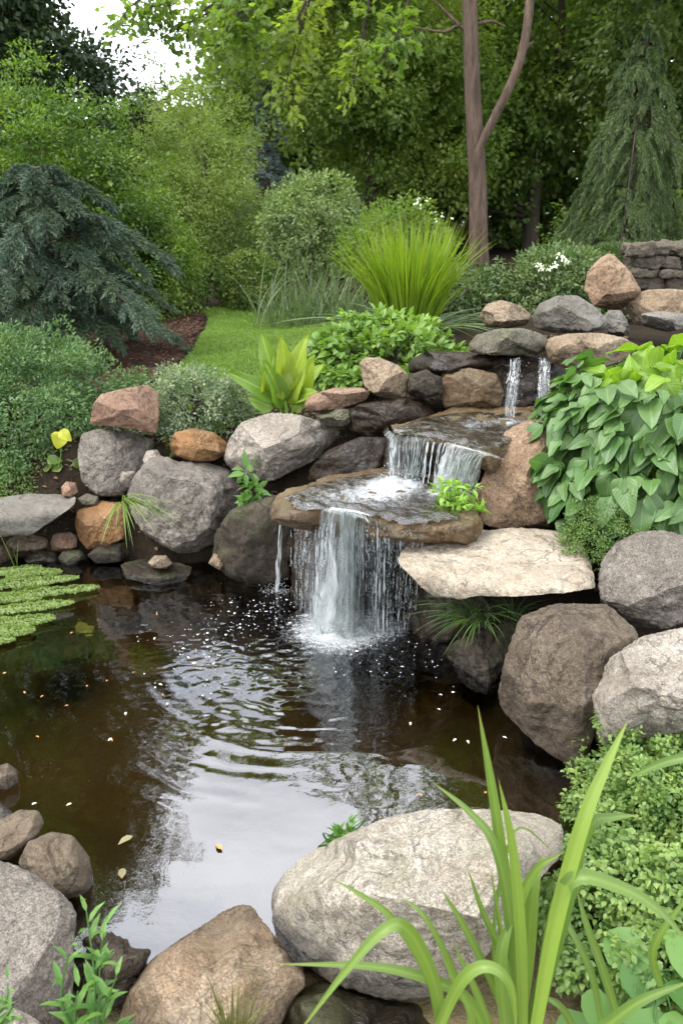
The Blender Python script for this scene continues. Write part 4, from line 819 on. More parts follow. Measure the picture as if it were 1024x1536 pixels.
MT['lime'] = L_('leaf_lime_shrub', (.11, .21, .04), (.22, .33, .07), (.14, .24, .05), .35, .42, 5)
MT['box'] = L_('leaf_box', (.045, .085, .014), (.09, .15, .022), (.13, .18, .03), .3, .45, 4)
MT['greyshrub'] = L_('leaf_grey_shrub_haze', (.15, .21, .08), (.23, .30, .13), (.17, .24, .07), .3, .55, 2)  # leaf colour lightened to stand in for background haze
MT['hornbeam'] = L_('leaf_hornbeam', (.038, .08, .015), (.075, .14, .024), (.17, .26, .04), .36, .42, 2.4)  # body darkened; random pale clumps stand in for sunlit tops
MT['airy'] = L_('leaf_airy_haze', (.20, .26, .07), (.28, .35, .11), (.15, .22, .055), .48, .5, 1.2)  # distance haze put into the leaf colour, paler and yellower
MT['maple'] = L_('leaf_maple', (.10, .17, .035), (.18, .26, .055), (.25, .31, .065), .55, .45, .6)
MT['mid'] = L_('leaf_woodland', (.08, .14, .03), (.14, .215, .045), (.18, .25, .05), .48, .42, .6)
MT['deep'] = L_('leaf_deep', (.055, .095, .026), (.105, .16, .042), (.13, .19, .045), .42, .45, .6)
MT['darkt'] = L_('leaf_dark', (.022, .042, .02), (.045, .075, .03), (.03, .055, .018), .28, .5, 1)
MT['pale'] = L_('leaf_pale_haze', (.12, .18, .07), (.17, .24, .09), None, .45, .5, 1)  # pale tone carries the haze of a far tree
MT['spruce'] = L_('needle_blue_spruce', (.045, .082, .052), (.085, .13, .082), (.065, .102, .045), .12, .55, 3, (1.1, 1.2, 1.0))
MT['farspruce'] = L_('needle_far_spruce_haze', (.12, .17, .15), (.2, .26, .235), None, .12, .6, 2, (1.1, 1.2, 1.1))  # brightened grey-blue: haze of distance put into the needle colour
MT['weep'] = L_('needle_weeping', (.06, .10, .034), (.12, .17, .055), (.08, .13, .04), .25, .55, 3)
MT['rhodo'] = L_('leaf_rhododendron', (.055, .10, .035), (.11, .17, .065), (.14, .19, .07), .28, .4, 5)
MT['cover'] = L_('leaf_ground_cover', (.075, .145, .035), (.155, .245, .065), (.23, .32, .09), .35, .38, 9)
MT['moss'] = L_('leaf_fine_cushion', (.07, .13, .03), (.14, .22, .055), (.1, .17, .035), .25, .55, 8)
MT['hosta'] = L_('leaf_hosta', (.05, .115, .032), (.10, .185, .048), (.08, .155, .038), .3, .42, 3, (1.3, 1.6, .45), True, .5)
MT['hostatop'] = L_('leaf_hosta_young', (.14, .25, .03), (.21, .335, .042), None, .38, .35, 3, (1.3, 1.4, .4), True, .45)
MT['canna'] = L_('leaf_canna', (.12, .22, .03), (.26, .34, .04), None, .4, .35, 3, (1.3, 1.4, .4), True)
MT['yellow'] = L_('leaf_yellow', (.42, .44, .04), (.5, .5, .06), None, .35, .4)
MT['succ'] = L_('leaf_bright_rosette', (.16, .30, .04), (.27, .42, .075), None, .35, .35)
MT['weed'] = L_('leaf_weed', (.07, .16, .035), (.14, .26, .06), None, .35, .42)
MT['frond'] = L_('leaf_floating_frond', (.11, .17, .04), (.23, .30, .095), (.16, .23, .06), .3, .45, 14)
MT['flower'] = L_('petal_white_flower', (.75, .77, .75), (.85, .85, .82), None, .3, .5)
MT['flowerbits'] = L_('petal_tiny_flowers', (.55, .6, .45), (.75, .78, .66), None, .3, .5)
MT['orngrass'] = bladmat('blade_ornamental', (.13, .24, .02), (.27, .36, .03), None, .45)
MT['reed'] = bladmat('blade_reed', (.09, .15, .06), (.15, .21, .095), None, .35)
MT['iris'] = bladmat('blade_iris', (.085, .16, .04), (.22, .32, .05), (.26, .34, .07), .38)
MT['tuft'] = bladmat('blade_tuft', (.10, .18, .03), (.2, .28, .06), None, .35)
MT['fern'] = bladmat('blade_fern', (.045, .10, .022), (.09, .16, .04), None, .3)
MT['dry'] = bladmat('blade_dry_tuft', (.09, .11, .035), (.2, .19, .07), None, .3)
MT['redbark'] = barkmat('bark_reddish', (.052, .033, .022), (.15, .10, .068), 13)
MT['bark'] = barkmat('bark_dark', (.04, .03, .02), (.075, .058, .042), 10)

shrub('juniper', 'spreading blue-green juniper mound above the slate slab', 'shrub', (-1.98, 4.55, .42), (.8, .55, .58), 820, 64, .085, .027, .42, 'tiny', MT['juniper'], 301, .3, -.5, up=.5, out=.8, droop=0)
shrub('low_juniper', 'low mat of fine green foliage spilling behind the slate slab', 'shrub', (-2.0, 4.0, .26), (.42, .17, .14), 150, 34, .055, .02, .4, 'tiny', MT['moss'], 302, .25, -.2, up=.6, out=.8, droop=0)
shrub('variegated_shrub', 'small pale variegated shrub between pink rock and canna plant', 'shrub', (-.80, 4.33, .55), (.33, .26, .31), 300, 32, .055, .022, .5, 'tiny', MT['varieg'], 303, .2, -.45, up=.6, out=.7, droop=0)
shrub('lime_shrub', 'low bright lime-green shrub under the ornamental grass', 'shrub', (.26, 4.65, .74), (.52, .35, .34), 260, 16, .06, .055, .62, 'leaf', MT['lime'], 304, .18, -.4, up=1.1, out=.6)
shrub('white_flecked_groundcover', 'pale leafy ground cover where lawn meets the lime shrub', 'shrub', (-.02, 4.85, .72), (.25, .2, .24), 110, 18, .05, .035, .6, 'leaf', MT['varieg'], 305, .2, -.3, up=1.0, out=.6)
shrub('box_ball', 'clipped dark green rounded bush at the back of the lawn', 'shrub', (-.97, 8.9, .93), (.36, .34, .36), 300, 22, .06, .035, .6, 'tiny', MT['box'], 306, .08, -.8, up=.7, out=.8)
shrub('round_shrub', 'large grey-green rounded shrub behind the reeds', 'shrub', (-.36, 11.2, 1.45), (.72, .6, .72), 420, 24, .11, .055, .5, 'tiny', MT['greyshrub'], 307, .1, -.9, up=.7, out=.8)
def white_flowers(mb, rng): pass
rh = shrub('flowering_shrub', 'mid-green bushy shrub with a few white flowers beside the brown peaked boulder', 'shrub', (1.62, 6.2, 1.02), (.5, .42, .42), 420, 22, .07, .042, .42, 'tiny', MT['rhodo'], 308, .2, -.4, up=.7, out=.8)
shrub('low_shrub', 'low green shrub at the foot of the forked trunk beside the ornamental grass', 'shrub', (1.02, 6.35, .98), (.42, .3, .25), 260, 22, .07, .04, .42, 'tiny', MT['rhodo'], 313, .2, -.3, up=.7, out=.8)
mb = MB(); rng = np.random.default_rng(4)
for x, y in [(838, 384), (845, 390), (806, 398), (830, 397), (850, 393), (822, 403), (812, 402)]:
    c = at(x, y, 5.82); clusters(mb, c[None], .018, 12, .024, .7, 'leaf', rng, up=.6)
mb.build('blossom', MT['flower'], rh, rh.location)
shrub('feathery_shrub', 'feathery light green clump behind the brown peaked boulder', 'shrub', (2.2, 6.7, 1.18), (.27, .2, .24), 200, 24, .05, .045, .16, 'tiny', MT['weep'], 309, .2, -.2, up=.4, out=.9, droop=-.6)
shrub('cushion_plant', 'fine-leaved green cushion plant spilling over the round grey boulder', 'plant', (1.08, 2.86, .44), (.24, .17, .17), 330, 30, .028, .012, .45, 'tiny', MT['moss'], 310, .2, -.3, up=.6, out=.8, droop=0)
shrub('bush_understory', 'dark undergrowth shrub at the foot of the forked tree', 'shrub', (3.7, 10.5, 1.3), (1.2, .6, .6), 240, 18, .16, .08, .5, 'tiny', MT['deep'], 311, .3, -.3)
shrub('bush_understory', 'small shrub with scattered white blossom behind the ornamental grass', 'shrub', (.62, 9.5, 1.2), (.6, .5, .58), 240, 18, .13, .06, .5, 'tiny', MT['mid'], 312, .3, -.3)
o = bpy.data.objects['bush_understory.001']; mb = MB()
for x, y in [(628, 298), (632, 310), (640, 300), (650, 318), (664, 322), (622, 305), (655, 330)]:
    clusters(mb, at(x, y, 8.95)[None], .02, 5, .028, .7, 'leaf', rng, up=.3)
mb.build('blossom', MT['flower'], o, o.location)

# ornamental grass
base = np.array([*at(612, 478, 5.6)[:2], .9]); rng = np.random.default_rng(21); n = 1100
o = thing('ornamental_grass', base, 'big arching clump of yellow-green ornamental grass', 'grass clump'); mb = MB()
a = rng.random(n)*6.283; rr = .17*np.sqrt(rng.random(n)); ln = .03+.34*rng.random(n)**1.4
put_blades(mb, base+np.c_[rr*np.cos(a), rr*np.sin(a), 0*a-.02], np.c_[np.cos(a)*ln, np.sin(a)*ln, 1.0+0*a], rng.uniform(.4, .86, n), rng.uniform(.009, .016, n), rng.uniform(.1, .9, n)*(.3+ln), rng, 9)
mb.build('blades', MT['orngrass'], o, base)
mb = MB(); n = 110; a = rng.random(n)*6.283; put_blades(mb, base+np.c_[.2*np.cos(a), .2*np.sin(a), 0*a-.02], np.c_[np.cos(a), np.sin(a), .7+0*a], rng.uniform(.3, .6, n), .012, rng.uniform(.6, 1.0, n), rng, 9); mb.build('outer_blades', MT['reed'], o, base)
# reeds by the lawn
base = np.array([-.22, 7.9, .64]); o = thing('reed_bed', base, 'upright grey-green reeds at the edge of the lawn', 'reeds'); mb = MB(); n = 420
P = base+np.c_[np.clip(rng.normal(.02, .3, n), -.6, .7), rng.uniform(-.25, .4, n), np.full(n, -.03)]
put_blades(mb, P, np.c_[rng.normal(0, .24, (n, 2)), np.ones(n)], rng.uniform(.25, .78, n), rng.uniform(.01, .018, n), rng.uniform(0, .6, n), rng, 7); mb.build('blades', MT['reed'], o, base)
mb = MB()
for x in (452, 444, 460): tube(mb, [at(x, 480, 7.5), at(x-3, 420, 7.5), at(x-6+(x-452), 365, 7.5)], [.006, .005, .003], 5, 8)
mb.build('stalks', MT['tuft'], o, base)
def tuft(name, label, base, n, l0, l1, w0, spread, lean, mat, seed, droop=(.2, .7), rad=.03, bias=(0, 0), up=1.0):
    rng = np.random.default_rng(seed); base = np.array(base, float); o = thing(name, base, label, 'grass tuft'); mb = MB()
    a = rng.random(n)*6.283; ln = lean*rng.random(n); rr = rad*np.sqrt(rng.random(n))
    put_blades(mb, base+np.c_[rr*np.cos(a), rr*np.sin(a), 0*a-.01], np.c_[np.cos(a)*ln+bias[0], np.sin(a)*ln+bias[1], np.full(n, up)], rng.uniform(l0, l1, n), rng.uniform(.6, 1.1, n)*w0, rng.uniform(*droop, n), rng, 9)
    mb.build('blades', mat, o, base); return o
tuft('grass_tuft', 'green grass tuft hanging between the orange and diamond boulders', at(186, 750, 3.5), 50, .12, .27, .008, .1, .4, MT['tuft'], 31, (.8, 1.5), .02, (.3, -.4), .35)
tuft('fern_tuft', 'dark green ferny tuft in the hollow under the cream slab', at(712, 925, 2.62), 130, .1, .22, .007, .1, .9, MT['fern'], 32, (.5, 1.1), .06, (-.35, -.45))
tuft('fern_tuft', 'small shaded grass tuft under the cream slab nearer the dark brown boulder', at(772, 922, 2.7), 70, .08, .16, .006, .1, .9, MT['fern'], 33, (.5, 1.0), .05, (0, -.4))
tuft('dry_tuft', 'thin brownish grass tuft growing before the tan foreground boulder', at(352, 1560, 1.07), 55, .08, .19, .005, .1, .35, MT['dry'], 34, (.0, .35), .02, (.05, 0))
tuft('thin_tuft', 'few thin grass stalks rising by the floating fronds', at(25, 850, 3.55), 4, .2, .35, .006, .1, .4, MT['tuft'], 35, (.1, .4), .01, (-.2, 0))

# hosta
rng = np.random.default_rng(41); hc = np.array([at(1000, 650, 3.15)[0], 3.22, .6]); hb = np.array([hc[0], hc[1], hz(hc[0], hc[1])])
ho = thing('hosta', hb, 'huge hosta with overlapping blue-green leaves beside the brown pyramid boulder', 'hosta')
def dome_leaves(c, r, n, rng, L, zlo, zhi, drp=.55, jit=.25, shell=(.75, 1.05)):
    z = rng.uniform(zlo, zhi, n); a = rng.random(n)*6.283; s = np.sqrt(np.maximum(0, 1-z*z)); d = np.c_[s*np.cos(a), s*np.sin(a), z]
    f = rng.uniform(*shell, n)*(1+.1*vnoise(d*2, 3)); P = c+d*r*f[:, None]; out = nrm(d*np.array([1, 1, .4]))
    N = nrm(d*1.0+.55*UPV+jit*rng.normal(size=(n, 3))); D = nrm(out*.9-drp*UPV+jit*1.4*rng.normal(size=(n, 3)))
    l = L*rng.uniform(.55, 1.3, n); return P-D*l[:, None]*.5, N, D, l
mb = MB(); P, N, D, l = dome_leaves(hc, np.array([.54, .46, .58]), 1150, rng, .12, -.35, .75); put_leaves(mb, P, N, D, l, l*.62, 'hosta', rng)
P, N, D, l = dome_leaves(hc, np.array([.40, .36, .40]), 150, rng, .15, -.35, .8); put_leaves(mb, P, N, D, l, l*.6, 'hosta', rng); mb.build('leaves', MT['hosta'], ho, hb)
mb = MB(); P, N, D, l = dome_leaves(hc+np.array([.06, 0, .1]), np.array([.44, .40, .46]), 130, rng, .13, .45, 1.0, .35, .4); put_leaves(mb, P, N, D, l, l*.6, 'hosta', rng); mb.build('young_leaves', MT['hostatop'], ho, hb)
mb = MB(); stems_to(mb, hb, dome(hc, np.array([.45, .4, .45]), 50, rng, 2), .007, rng, .06); mb.build('stalks', MT['succ'], ho, hb)

# canna
rng = np.random.default_rng(43); cb = at(428, 618, 4.2); o = thing('canna_plant', cb, 'yellow-green broad-leaved canna plant at the lawn edge', 'plant'); mb = MB()
for (x0, y0, x1, y1, wd) in [(430, 610, 445, 525, .09), (425, 612, 395, 520, .07), (435, 608, 470, 545, .08), (420, 600, 350, 567, .055), (440, 590, 485, 545, .055), (415, 610, 385, 580, .09), (440, 612, 465, 570, .1), (425, 600, 418, 535, .1), (410, 612, 375, 600, .08), (438, 615, 455, 600, .07), (425, 612, 410, 560, .09), (432, 590, 425, 530, .08), (445, 600, 462, 590, .07), (405, 600, 398, 575, .06)]:
    p0, p1 = at(x0, y0, 4.2+rng.uniform(-.05, .05)), at(x1, y1, 4.15+rng.uniform(-.14, .12)); d = p1-p0; l = np.linalg.norm(d)*1.08
    put_leaves(mb, p0[None], (nrm(np.array([d[0]*.2+rng.normal(0, .3), -1.0, .7])))[None], (d+np.array([0, 0, .12*l]))[None], l, max(wd*1.2, l*.36), 'hosta', rng)
mb.build('leaves', MT['canna'], o, cb); mb = MB(); stems_to(mb, cb-np.array([0, 0, .05]), [at(x, 570, 4.2) for x in (405, 425, 445)], .012, rng, .02); mb.build('stalks', MT['succ'], o, cb)

# yellow leaf plant
yb = at(88, 700, 4.02); o = thing('yellow_leaf_plant', yb, 'single yellow two-lobed leaf glowing in front of the juniper', 'plant'); mb = MB()
put_leaves(mb, np.array([at(93, 648, 4.0), at(90, 646, 4.0)]), np.array([[.1, -1, .35], [.4, -1, .4]]), np.array([at(84, 672, 3.98)-at(93, 648, 4.0), at(109, 662, 3.98)-at(90, 646, 4.0)]), [.095, .075], [.085, .06], 'hosta', rng); mb.build('leaf', MT['yellow'], o, yb)
mb = MB(); P = np.array([at(x, y, 4.03) for x, y in [(70, 690), (95, 700), (110, 690), (60, 710), (85, 715), (105, 712), (78, 700)]]); n = len(P)
put_leaves(mb, P, np.c_[rng.normal(0, .3, n), -np.ones(n), np.ones(n)], rng.normal(size=(n, 3))*np.array([1, .3, .4]), .08, .06, 'hosta', rng); mb.build('lower_leaves', MT['box'], o, yb)
mb = MB(); tube(mb, [yb, at(92, 680, 4.02), at(92, 648, 4.005)], [.003, .0025, .002], 5, 8); mb.build('stem', MT['succ'], o, yb)
# rosettes and weeds
def rosette(name, label, c, n, L, wr, mat, seed, spread=.06, hgt=.04, tpl='leaf'):
    rng = np.random.default_rng(seed); c = np.array(c); o = thing(name, c, label, 'plant'); mb = MB()
    C = c + np.c_[rng.normal(0, spread, n)*.7, rng.normal(0, spread, n)*.5, np.abs(rng.normal(0, hgt, n))]
    clusters(mb, C, L*.35, 11, L, wr, tpl, rng, up=.7, out=.5, droop=-.25); mb.build('leaves', mat, o, c)
    ms = MB(); stems_to(ms, c-np.array([0, 0, .03]), C[::2], .003, rng, .01); ms.build('stems', mat, o, c)
rosette('bright_rosette', 'bright lime rosette plant at the foot of the brown pyramid boulder', at(682, 772, 2.98), 34, .042, .45, MT['succ'], 51, .06, .05)
rosette('leafy_weed', 'dark green leafy plant growing by the wedge boulder', at(378, 768, 3.5), 10, .075, .45, MT['weed'], 52, .026, .07)
rosette('crack_weed', 'little green weed growing in the crack of the pale foreground boulder', at(540, 1284, 1.53), 7, .03, .4, MT['weed'], 53, .022, .015)
rosette('crack_weed', 'little green weed at the water edge of the pale foreground boulder', at(512, 1256, 1.62), 7, .03, .4, MT['weed'], 54, .02, .015)
def stalk_weed(name, label, base, tops, L, mat, seed, step=.018):
    rng = np.random.default_rng(seed); base = np.array(base); o = thing(name, base, label, 'plant'); mb = MB(); ms = MB()
    for tp in tops:
        C = spline(np.array([base+rng.normal(0, .012, 3), (base+tp)/2+rng.normal(0, .012, 3), tp]), 30); tube(ms, C[::3], np.linspace(.0035, .0012, 10), 5)
        ln = np.linalg.norm(C[-1]-C[0]); k = int(ln/step); t = np.linspace(.15, 1, k)
        for q, tt in enumerate(t):
            p = C[int(tt*29)]; az = q*2.4+rng.random(); dd = np.array([math.cos(az), math.sin(az), .55+.5*tt]); l = L*(1.15-.55*tt)*rng.uniform(.8, 1.2)
            put_leaves(mb, p[None], nrm(np.array([-dd[0]*.4, -dd[1]*.4, 1]))[None], dd[None], l, l*.3, 'leaf', rng)
    mb.build('leaves', mat, o, base); ms.build('stems', mat, o, base)
stalk_weed('leafy_weed', 'tall leafy green weed in front of the lichen-patched boulder', at(135, 1590, 1.02), [at(128, 1350, 1.13), at(160, 1385, 1.1), at(105, 1420, 1.08), at(180, 1450, 1.05), at(150, 1440, 1.08), at(118, 1480, 1.05)], .06, MT['weed'], 55)
stalk_weed('leafy_weed', 'low green weed at the near corner on the lichen-patched boulder', at(-10, 1560, 1.0), [at(12, 1470, 1.05), at(-5, 1490, 1.05), at(20, 1510, 1.0)], .045, MT['weed'], 56)

# floating fronds
fb = atz(-60, 905, 0); o = thing('floating_frond_plant', fb, 'mat of feathery light green fronds floating on the pond', 'water plant'); mb = MB(); ms = MB(); rng = np.random.default_rng(61)
for q_, (x0, y0, x1, y1, wd) in enumerate([(-90, 872, 62, 850, .036), (10, 868, 92, 858, .03), (-90, 884, 118, 866, .038), (20, 884, 70, 880, .03), (-90, 912, 148, 880, .036), (-90, 900, 62, 897, .036), (-90, 928, 110, 903, .036), (-90, 944, 82, 926, .038), (-90, 958, 52, 944, .04), (-100, 932, 20, 930, .036), (-110, 975, 22, 958, .036)]):
    A, B = atz(x0, y0, .008+.005*(q_ % 3)), atz(x1, y1, .012+.005*(q_ % 3)); C = spline(np.array([A, (A+B)/2+np.array([rng.normal(0, .012), rng.normal(0, .02), .008]), B]), 130); tube(ms, C[::6], np.full(22, .003), 5)
    T = nrm(np.gradient(C, axis=0)); S = nrm(np.cross(UPV, T)); t = np.linspace(0, 1, len(C)); fr = rng.random()
    for ang in np.radians([-80, -62, -44, -25, -8, 8, 25, 44, 62, 80]):
        hw = wd*1.45*np.sqrt(np.clip(1-t**6, .04, 1))*(.82+.1*np.sin(t*60+q_*2)+.12*vnoise(np.c_[t*9, 0*t+q_, 0*t], 2))
        d = S*math.sin(ang)+UPV*math.cos(ang)*.55; P_ = C+S*(hw*math.sin(ang))[:, None]+UPV*(.22*hw*math.cos(ang))[:, None]
        N = d+.3*rng.normal(size=d.shape); D = S*math.copysign(1, ang)*.7+.5*T+.25*d+.25*rng.normal(size=d.shape)
        put_leaves(mb, P_-D*.005, N, D, rng.uniform(.011, .017, len(C)), .0075, 'leaf', rng, np.clip(.35*fr+.65*rng.random(len(C)), 0, 1))
mb.build('leaflets', MT['frond'], o, fb); ms.build('stems', MT['weed'], o, fb)

# ground cover bush, near right
rng = np.random.default_rng(63); gc = np.array([at(1045, 1250, 1.72)[0], 1.74, -.02]); gb = np.array([gc[0], gc[1], hz(gc[0], gc[1])])
o = thing('ground_cover_bush', gb, 'dense light green small-leaved ground cover along the pond side', 'shrub'); mb = MB()
C = dome(gc, np.array([.31, .42, .27]), 2300, rng, 5, .3, -.3); clusters(mb, C, .022, 16, .0145, .75, 'leaf', rng, center=gc, up=.9, out=.6, droop=.1)
C2 = dome(gc, np.array([.25, .36, .25]), 380, rng, 5, .2, -.3, (.7, 1)); clusters(mb, C2, .025, 10, .022, .75, 'leaf', rng, center=gc)
C3 = dome(np.array([at(985, 1400, 1.42)[0], 1.44, .03]), np.array([.27, .2, .2]), 700, rng, 6, .25, -.3); clusters(mb, C3, .024, 13, .017, .75, 'leaf', rng, center=gc, up=.9); mb.build('foliage', MT['cover'], o, gb); mb = MB(); stems_to(mb, gb, C[::30], .004, rng, .1); mb.build('stems', MT['weed'], o, gb)
rb = np.array([at(990, 1460, 1.25)[0], 1.28, .1]); o = thing('round_leaf_plant', rb, 'plant with large round scalloped leaves low beside the iris', 'plant'); mb = MB(); ms = MB(); rng = np.random.default_rng(65)
P = np.array([at(x, y, Y) for x, y, Y in [(965, 1405, 1.32), (1010, 1430, 1.3), (940, 1450, 1.28), (985, 1470, 1.25), (1030, 1480, 1.24), (910, 1490, 1.26), (960, 1510, 1.2), (1010, 1530, 1.18), (1045, 1420, 1.3), (925, 1530, 1.2), (890, 1450, 1.36), (1040, 1550, 1.15), (870, 1510, 1.3), (980, 1550, 1.15)]]); n = len(P)
D = np.c_[rng.normal(0, .7, n), -np.abs(rng.normal(.5, .4, n)), rng.normal(-.15, .15, n)]
put_leaves(mb, P, np.c_[rng.normal(0, .3, n), rng.normal(-.55, .2, n), np.ones(n)], D, rng.uniform(.075, .11, n), rng.uniform(.08, .11, n), 'round', rng); mb.build('leaves', MT['weed'], o, rb)
for p_ in P: tube(ms, [rb+rng.normal(0, .02, 3)*[1, 1, 0], (rb+p_)/2+np.array([0, 0, .02]), p_], [.003, .0025, .002], 5, 7)
ms.build('stems', MT['weed'], o, rb)

# iris in the foreground, blade by blade
ib = np.array([*at(770, 1560, 1.1)[:2], .08]); io = thing('iris_plant', ib, 'clump of long light green iris blades in front of the pale granite boulder', 'plant')
def ribbon(mb, px, w_, Y0, Y1, rng, seg=26, rnd=.5, face=0.0):
    w_ *= 1.05
    n = len(px); P = np.array([at(x, y, Y0+(Y1-Y0)*k/(n-1)) for k, (x, y) in enumerate(px)]); C = spline(P, seg); t = np.linspace(0, 1, seg)
    T = nrm(np.gradient(C, axis=0)); tocam = nrm(CAM-C) ; tocam = nrm(tocam+face*np.array([1, 0, .3])+np.array([0, 0, .35])); S = nrm(np.cross(T, tocam)); N = np.cross(S, T)
    wd = w_*np.minimum(1, .72+t)*np.clip(1-t**3.2, .02, 1)
    off = np.array([-.5, -.25, 0, .25, .5]); zz = np.array([.16, .05, -.03, .05, .16])
    V = C[:, None]+S[:, None]*(off[None, :, None]*wd[:, None, None])+N[:, None]*(zz[None, :, None]*wd[:, None, None])
    i = np.arange(seg-1)[:, None]*5; j = np.arange(4)[None]
    UV = np.stack(np.broadcast_arrays(t[:, None], (off+.5)[None]), -1).reshape(-1, 2)
    mb.put(V.reshape(-1, 3), [np.stack([i+j, i+j+1, i+6+j, i+5+j], -1).reshape(-1, 4)], {'rnd': np.full(seg*5, rnd)}, UV)
mb = MB(); rng = np.random.default_rng(67)
for px, w_, Y0, Y1, r_ in [
 ([(788, 1560), (768, 1400), (742, 1210), (716, 1058)], .024, 1.12, 1.2, .4), ([(780, 1560), (766, 1390), (742, 1270), (700, 1215), (648, 1173)], .018, 1.08, 1.2, .3), ([(785, 1560), (780, 1400), (768, 1270), (747, 1168)], .02, 1.06, 1.1, .75),
 ([(800, 1560), (832, 1390), (872, 1240), (908, 1150), (941, 1080)], .026, 1.02, 1.15, .95), ([(790, 1560), (838, 1380), (868, 1260), (882, 1180)], .034, 1.1, 1.18, .2), ([(800, 1560), (825, 1400), (858, 1320), (930, 1332), (990, 1368), (1040, 1425)], .026, 1.1, 1.0, .35),
 ([(815, 1500), (850, 1330), (885, 1240), (920, 1226), (957, 1223)], .02, 1.1, 1.1, .3), ([(780, 1540), (772, 1390), (800, 1310), (845, 1278)], .019, 1.15, 1.1, .45), ([(660, 1545), (640, 1460), (590, 1380), (545, 1345), (498, 1318)], .013, 1.0, 1.05, .5),
 ([(735, 1560), (700, 1500), (650, 1472), (560, 1450), (412, 1446)], .021, 1.06, .98, .4), ([(670, 1560), (650, 1470), (615, 1400), (580, 1392), (520, 1455), (440, 1560)], .022, 1.0, .92, .5), ([(650, 1560), (690, 1475), (730, 1450), (765, 1480), (775, 1560)], .02, .98, .95, .6),
 ([(770, 1560), (740, 1480), (695, 1390), (660, 1332)], .018, 1.1, 1.15, .35), ([(785, 1560), (760, 1450), (725, 1370), (700, 1300)], .015, 1.14, 1.2, .3), ([(775, 1560), (758, 1440), (735, 1300)], .014, 1.15, 1.22, .4), ([(740, 1560), (715, 1490), (678, 1410)], .015, 1.05, 1.1, .45),
 ([(905, 1560), (885, 1460), (850, 1385), (838, 1350)], .016, 1.12, 1.22, .3), ([(935, 1560), (905, 1460), (880, 1390), (864, 1335)], .017, 1.12, 1.2, .3), ([(860, 1560), (900, 1545), (960, 1502), (1040, 1470)], .022, 1.0, .95, .2), ([(990, 1480), (978, 1430), (1000, 1385), (1040, 1335)], .015, 1.1, 1.1, .4),
 ([(1060, 1130), (1010, 1140), (975, 1152), (941, 1168)], .017, 1.2, 1.25, .15), ([(775, 1560), (790, 1430), (800, 1330), (815, 1280)], .028, 1.1, 1.2, .5), ([(760, 1560), (750, 1440), (770, 1370)], .026, 1.06, 1.12, .4), ([(720, 1560), (690, 1480), (640, 1380), (600, 1345)], .012, 1.02, 1.08, .4),
 ([(800, 1560), (740, 1440), (770, 1250), (835, 1282)], .008, 1.2, 1.3, .3), ([(870, 1560), (840, 1510), (800, 1490)], .014, 1.1, 1.1, .25), ([(700, 1570), (705, 1520), (680, 1470), (660, 1425)], .014, 1.0, 1.03, .55)]:
    ribbon(mb, px, w_, Y0, Y1, rng, rnd=r_, face=rng.normal(0, .25))
mb.build('blades', MT['iris'], io, ib)

# ------------------------------------------------------------------ trees
def tree(name, label, base, path, radii, crown, k, per, R, L, wr, tpl, mat, seed, bark='bark', lump=.35, zmin=-.8, limbs=18, shell=(.45, 1.0), extra=None, cat='tree', cfun=None, **kw):
    rng = np.random.default_rng(seed); base = np.array(base, float); o = thing(name, base, label, cat); mt_ = MB(); P = spline(np.array(path), 26)
    rd = np.interp(np.linspace(0, 1, 26), np.linspace(0, 1, len(radii)), radii); rd[0] *= 1.25; rd[1] *= 1.08
    tube(mt_, P, rd, 12); mb = MB(); allC = []
    for c, r in crown:
        kk = max(6, int(k*np.prod(r)**(2/3)/sum(np.prod(q)**(2/3) for _, q in crown)))
        C = dome(c, r, kk, rng, seed, lump, zmin, shell, 1.8)
        if cfun is not None: C = C[cfun(C)]
        allC.append(C); clusters(mb, C, R, per, L, wr, tpl, rng, center=np.array(c), **kw)
    allC = np.concatenate(allC)
    for t in allC[rng.permutation(len(allC))[:limbs]]:
        zt_ = np.clip(t[2]-.25*np.linalg.norm(t[:2]-P[-1, :2])-.3, P[3, 2], P[-1, 2]); b = P[np.argmin(abs(P[:, 2]-zt_))]
        r0 = max(.012, .35*rd[np.argmin(abs(P[:, 2]-zt_))]); m_ = (b+t)/2+np.array([0, 0, .08*np.linalg.norm(t-b)]); tube(mt_, [b, m_, t], [r0, r0*.6, r0*.2], 6, 8)
    if extra: extra(mt_)
    mt_.build('trunk', MT[bark], o, base); mb.build('crown', mat, o, base); return o
# forked tree
Yt = 12.0; pb = at(718, 400, Yt); path = [pb-np.array([0, 0, .1]), at(716, 280, Yt), at(709, 150, Yt), at(704, 0, Yt), at(702, -200, Yt), at(706, -420, Yt)]
def fork(mt_):
    tube(mt_, [at(711, 290, Yt-.05), at(716, 232, Yt-.12), at(740, 178, Yt-.2), at(766, 125, Yt-.25), at(784, 72, Yt-.25), at(794, 0, Yt-.2), at(800, -160, Yt), at(830, -330, Yt)], [.04, .052, .056, .058, .056, .058, .045, .02], 10, 34)
    for px in ([(704, 55), (688, 38), (665, 48), (620, 40)], [(704, 40), (735, 32), (758, 40)], [(785, 75), (800, 62)], [(688, 38), (670, 20), (640, -10)]): tube(mt_, [at(x, y, Yt) for x, y in px], np.linspace(.03, .008, len(px)), 6, 10)
tree('forked_tree', 'tall bare reddish-brown forked trunk rising above the flowering shrub', pb, path, [.14, .125, .11, .098, .085, .05], [((3.9, 12.2, 9.0), (2.8, 2.6, 3.4)), ((4.6, 12.0, 7.2), (2.0, 2.0, 1.6))], 420, 75, .55, .13, .7, 'quad', MT['mid'], 401, 'redbark', .3, -.9, 26, (.5, 1), fork)
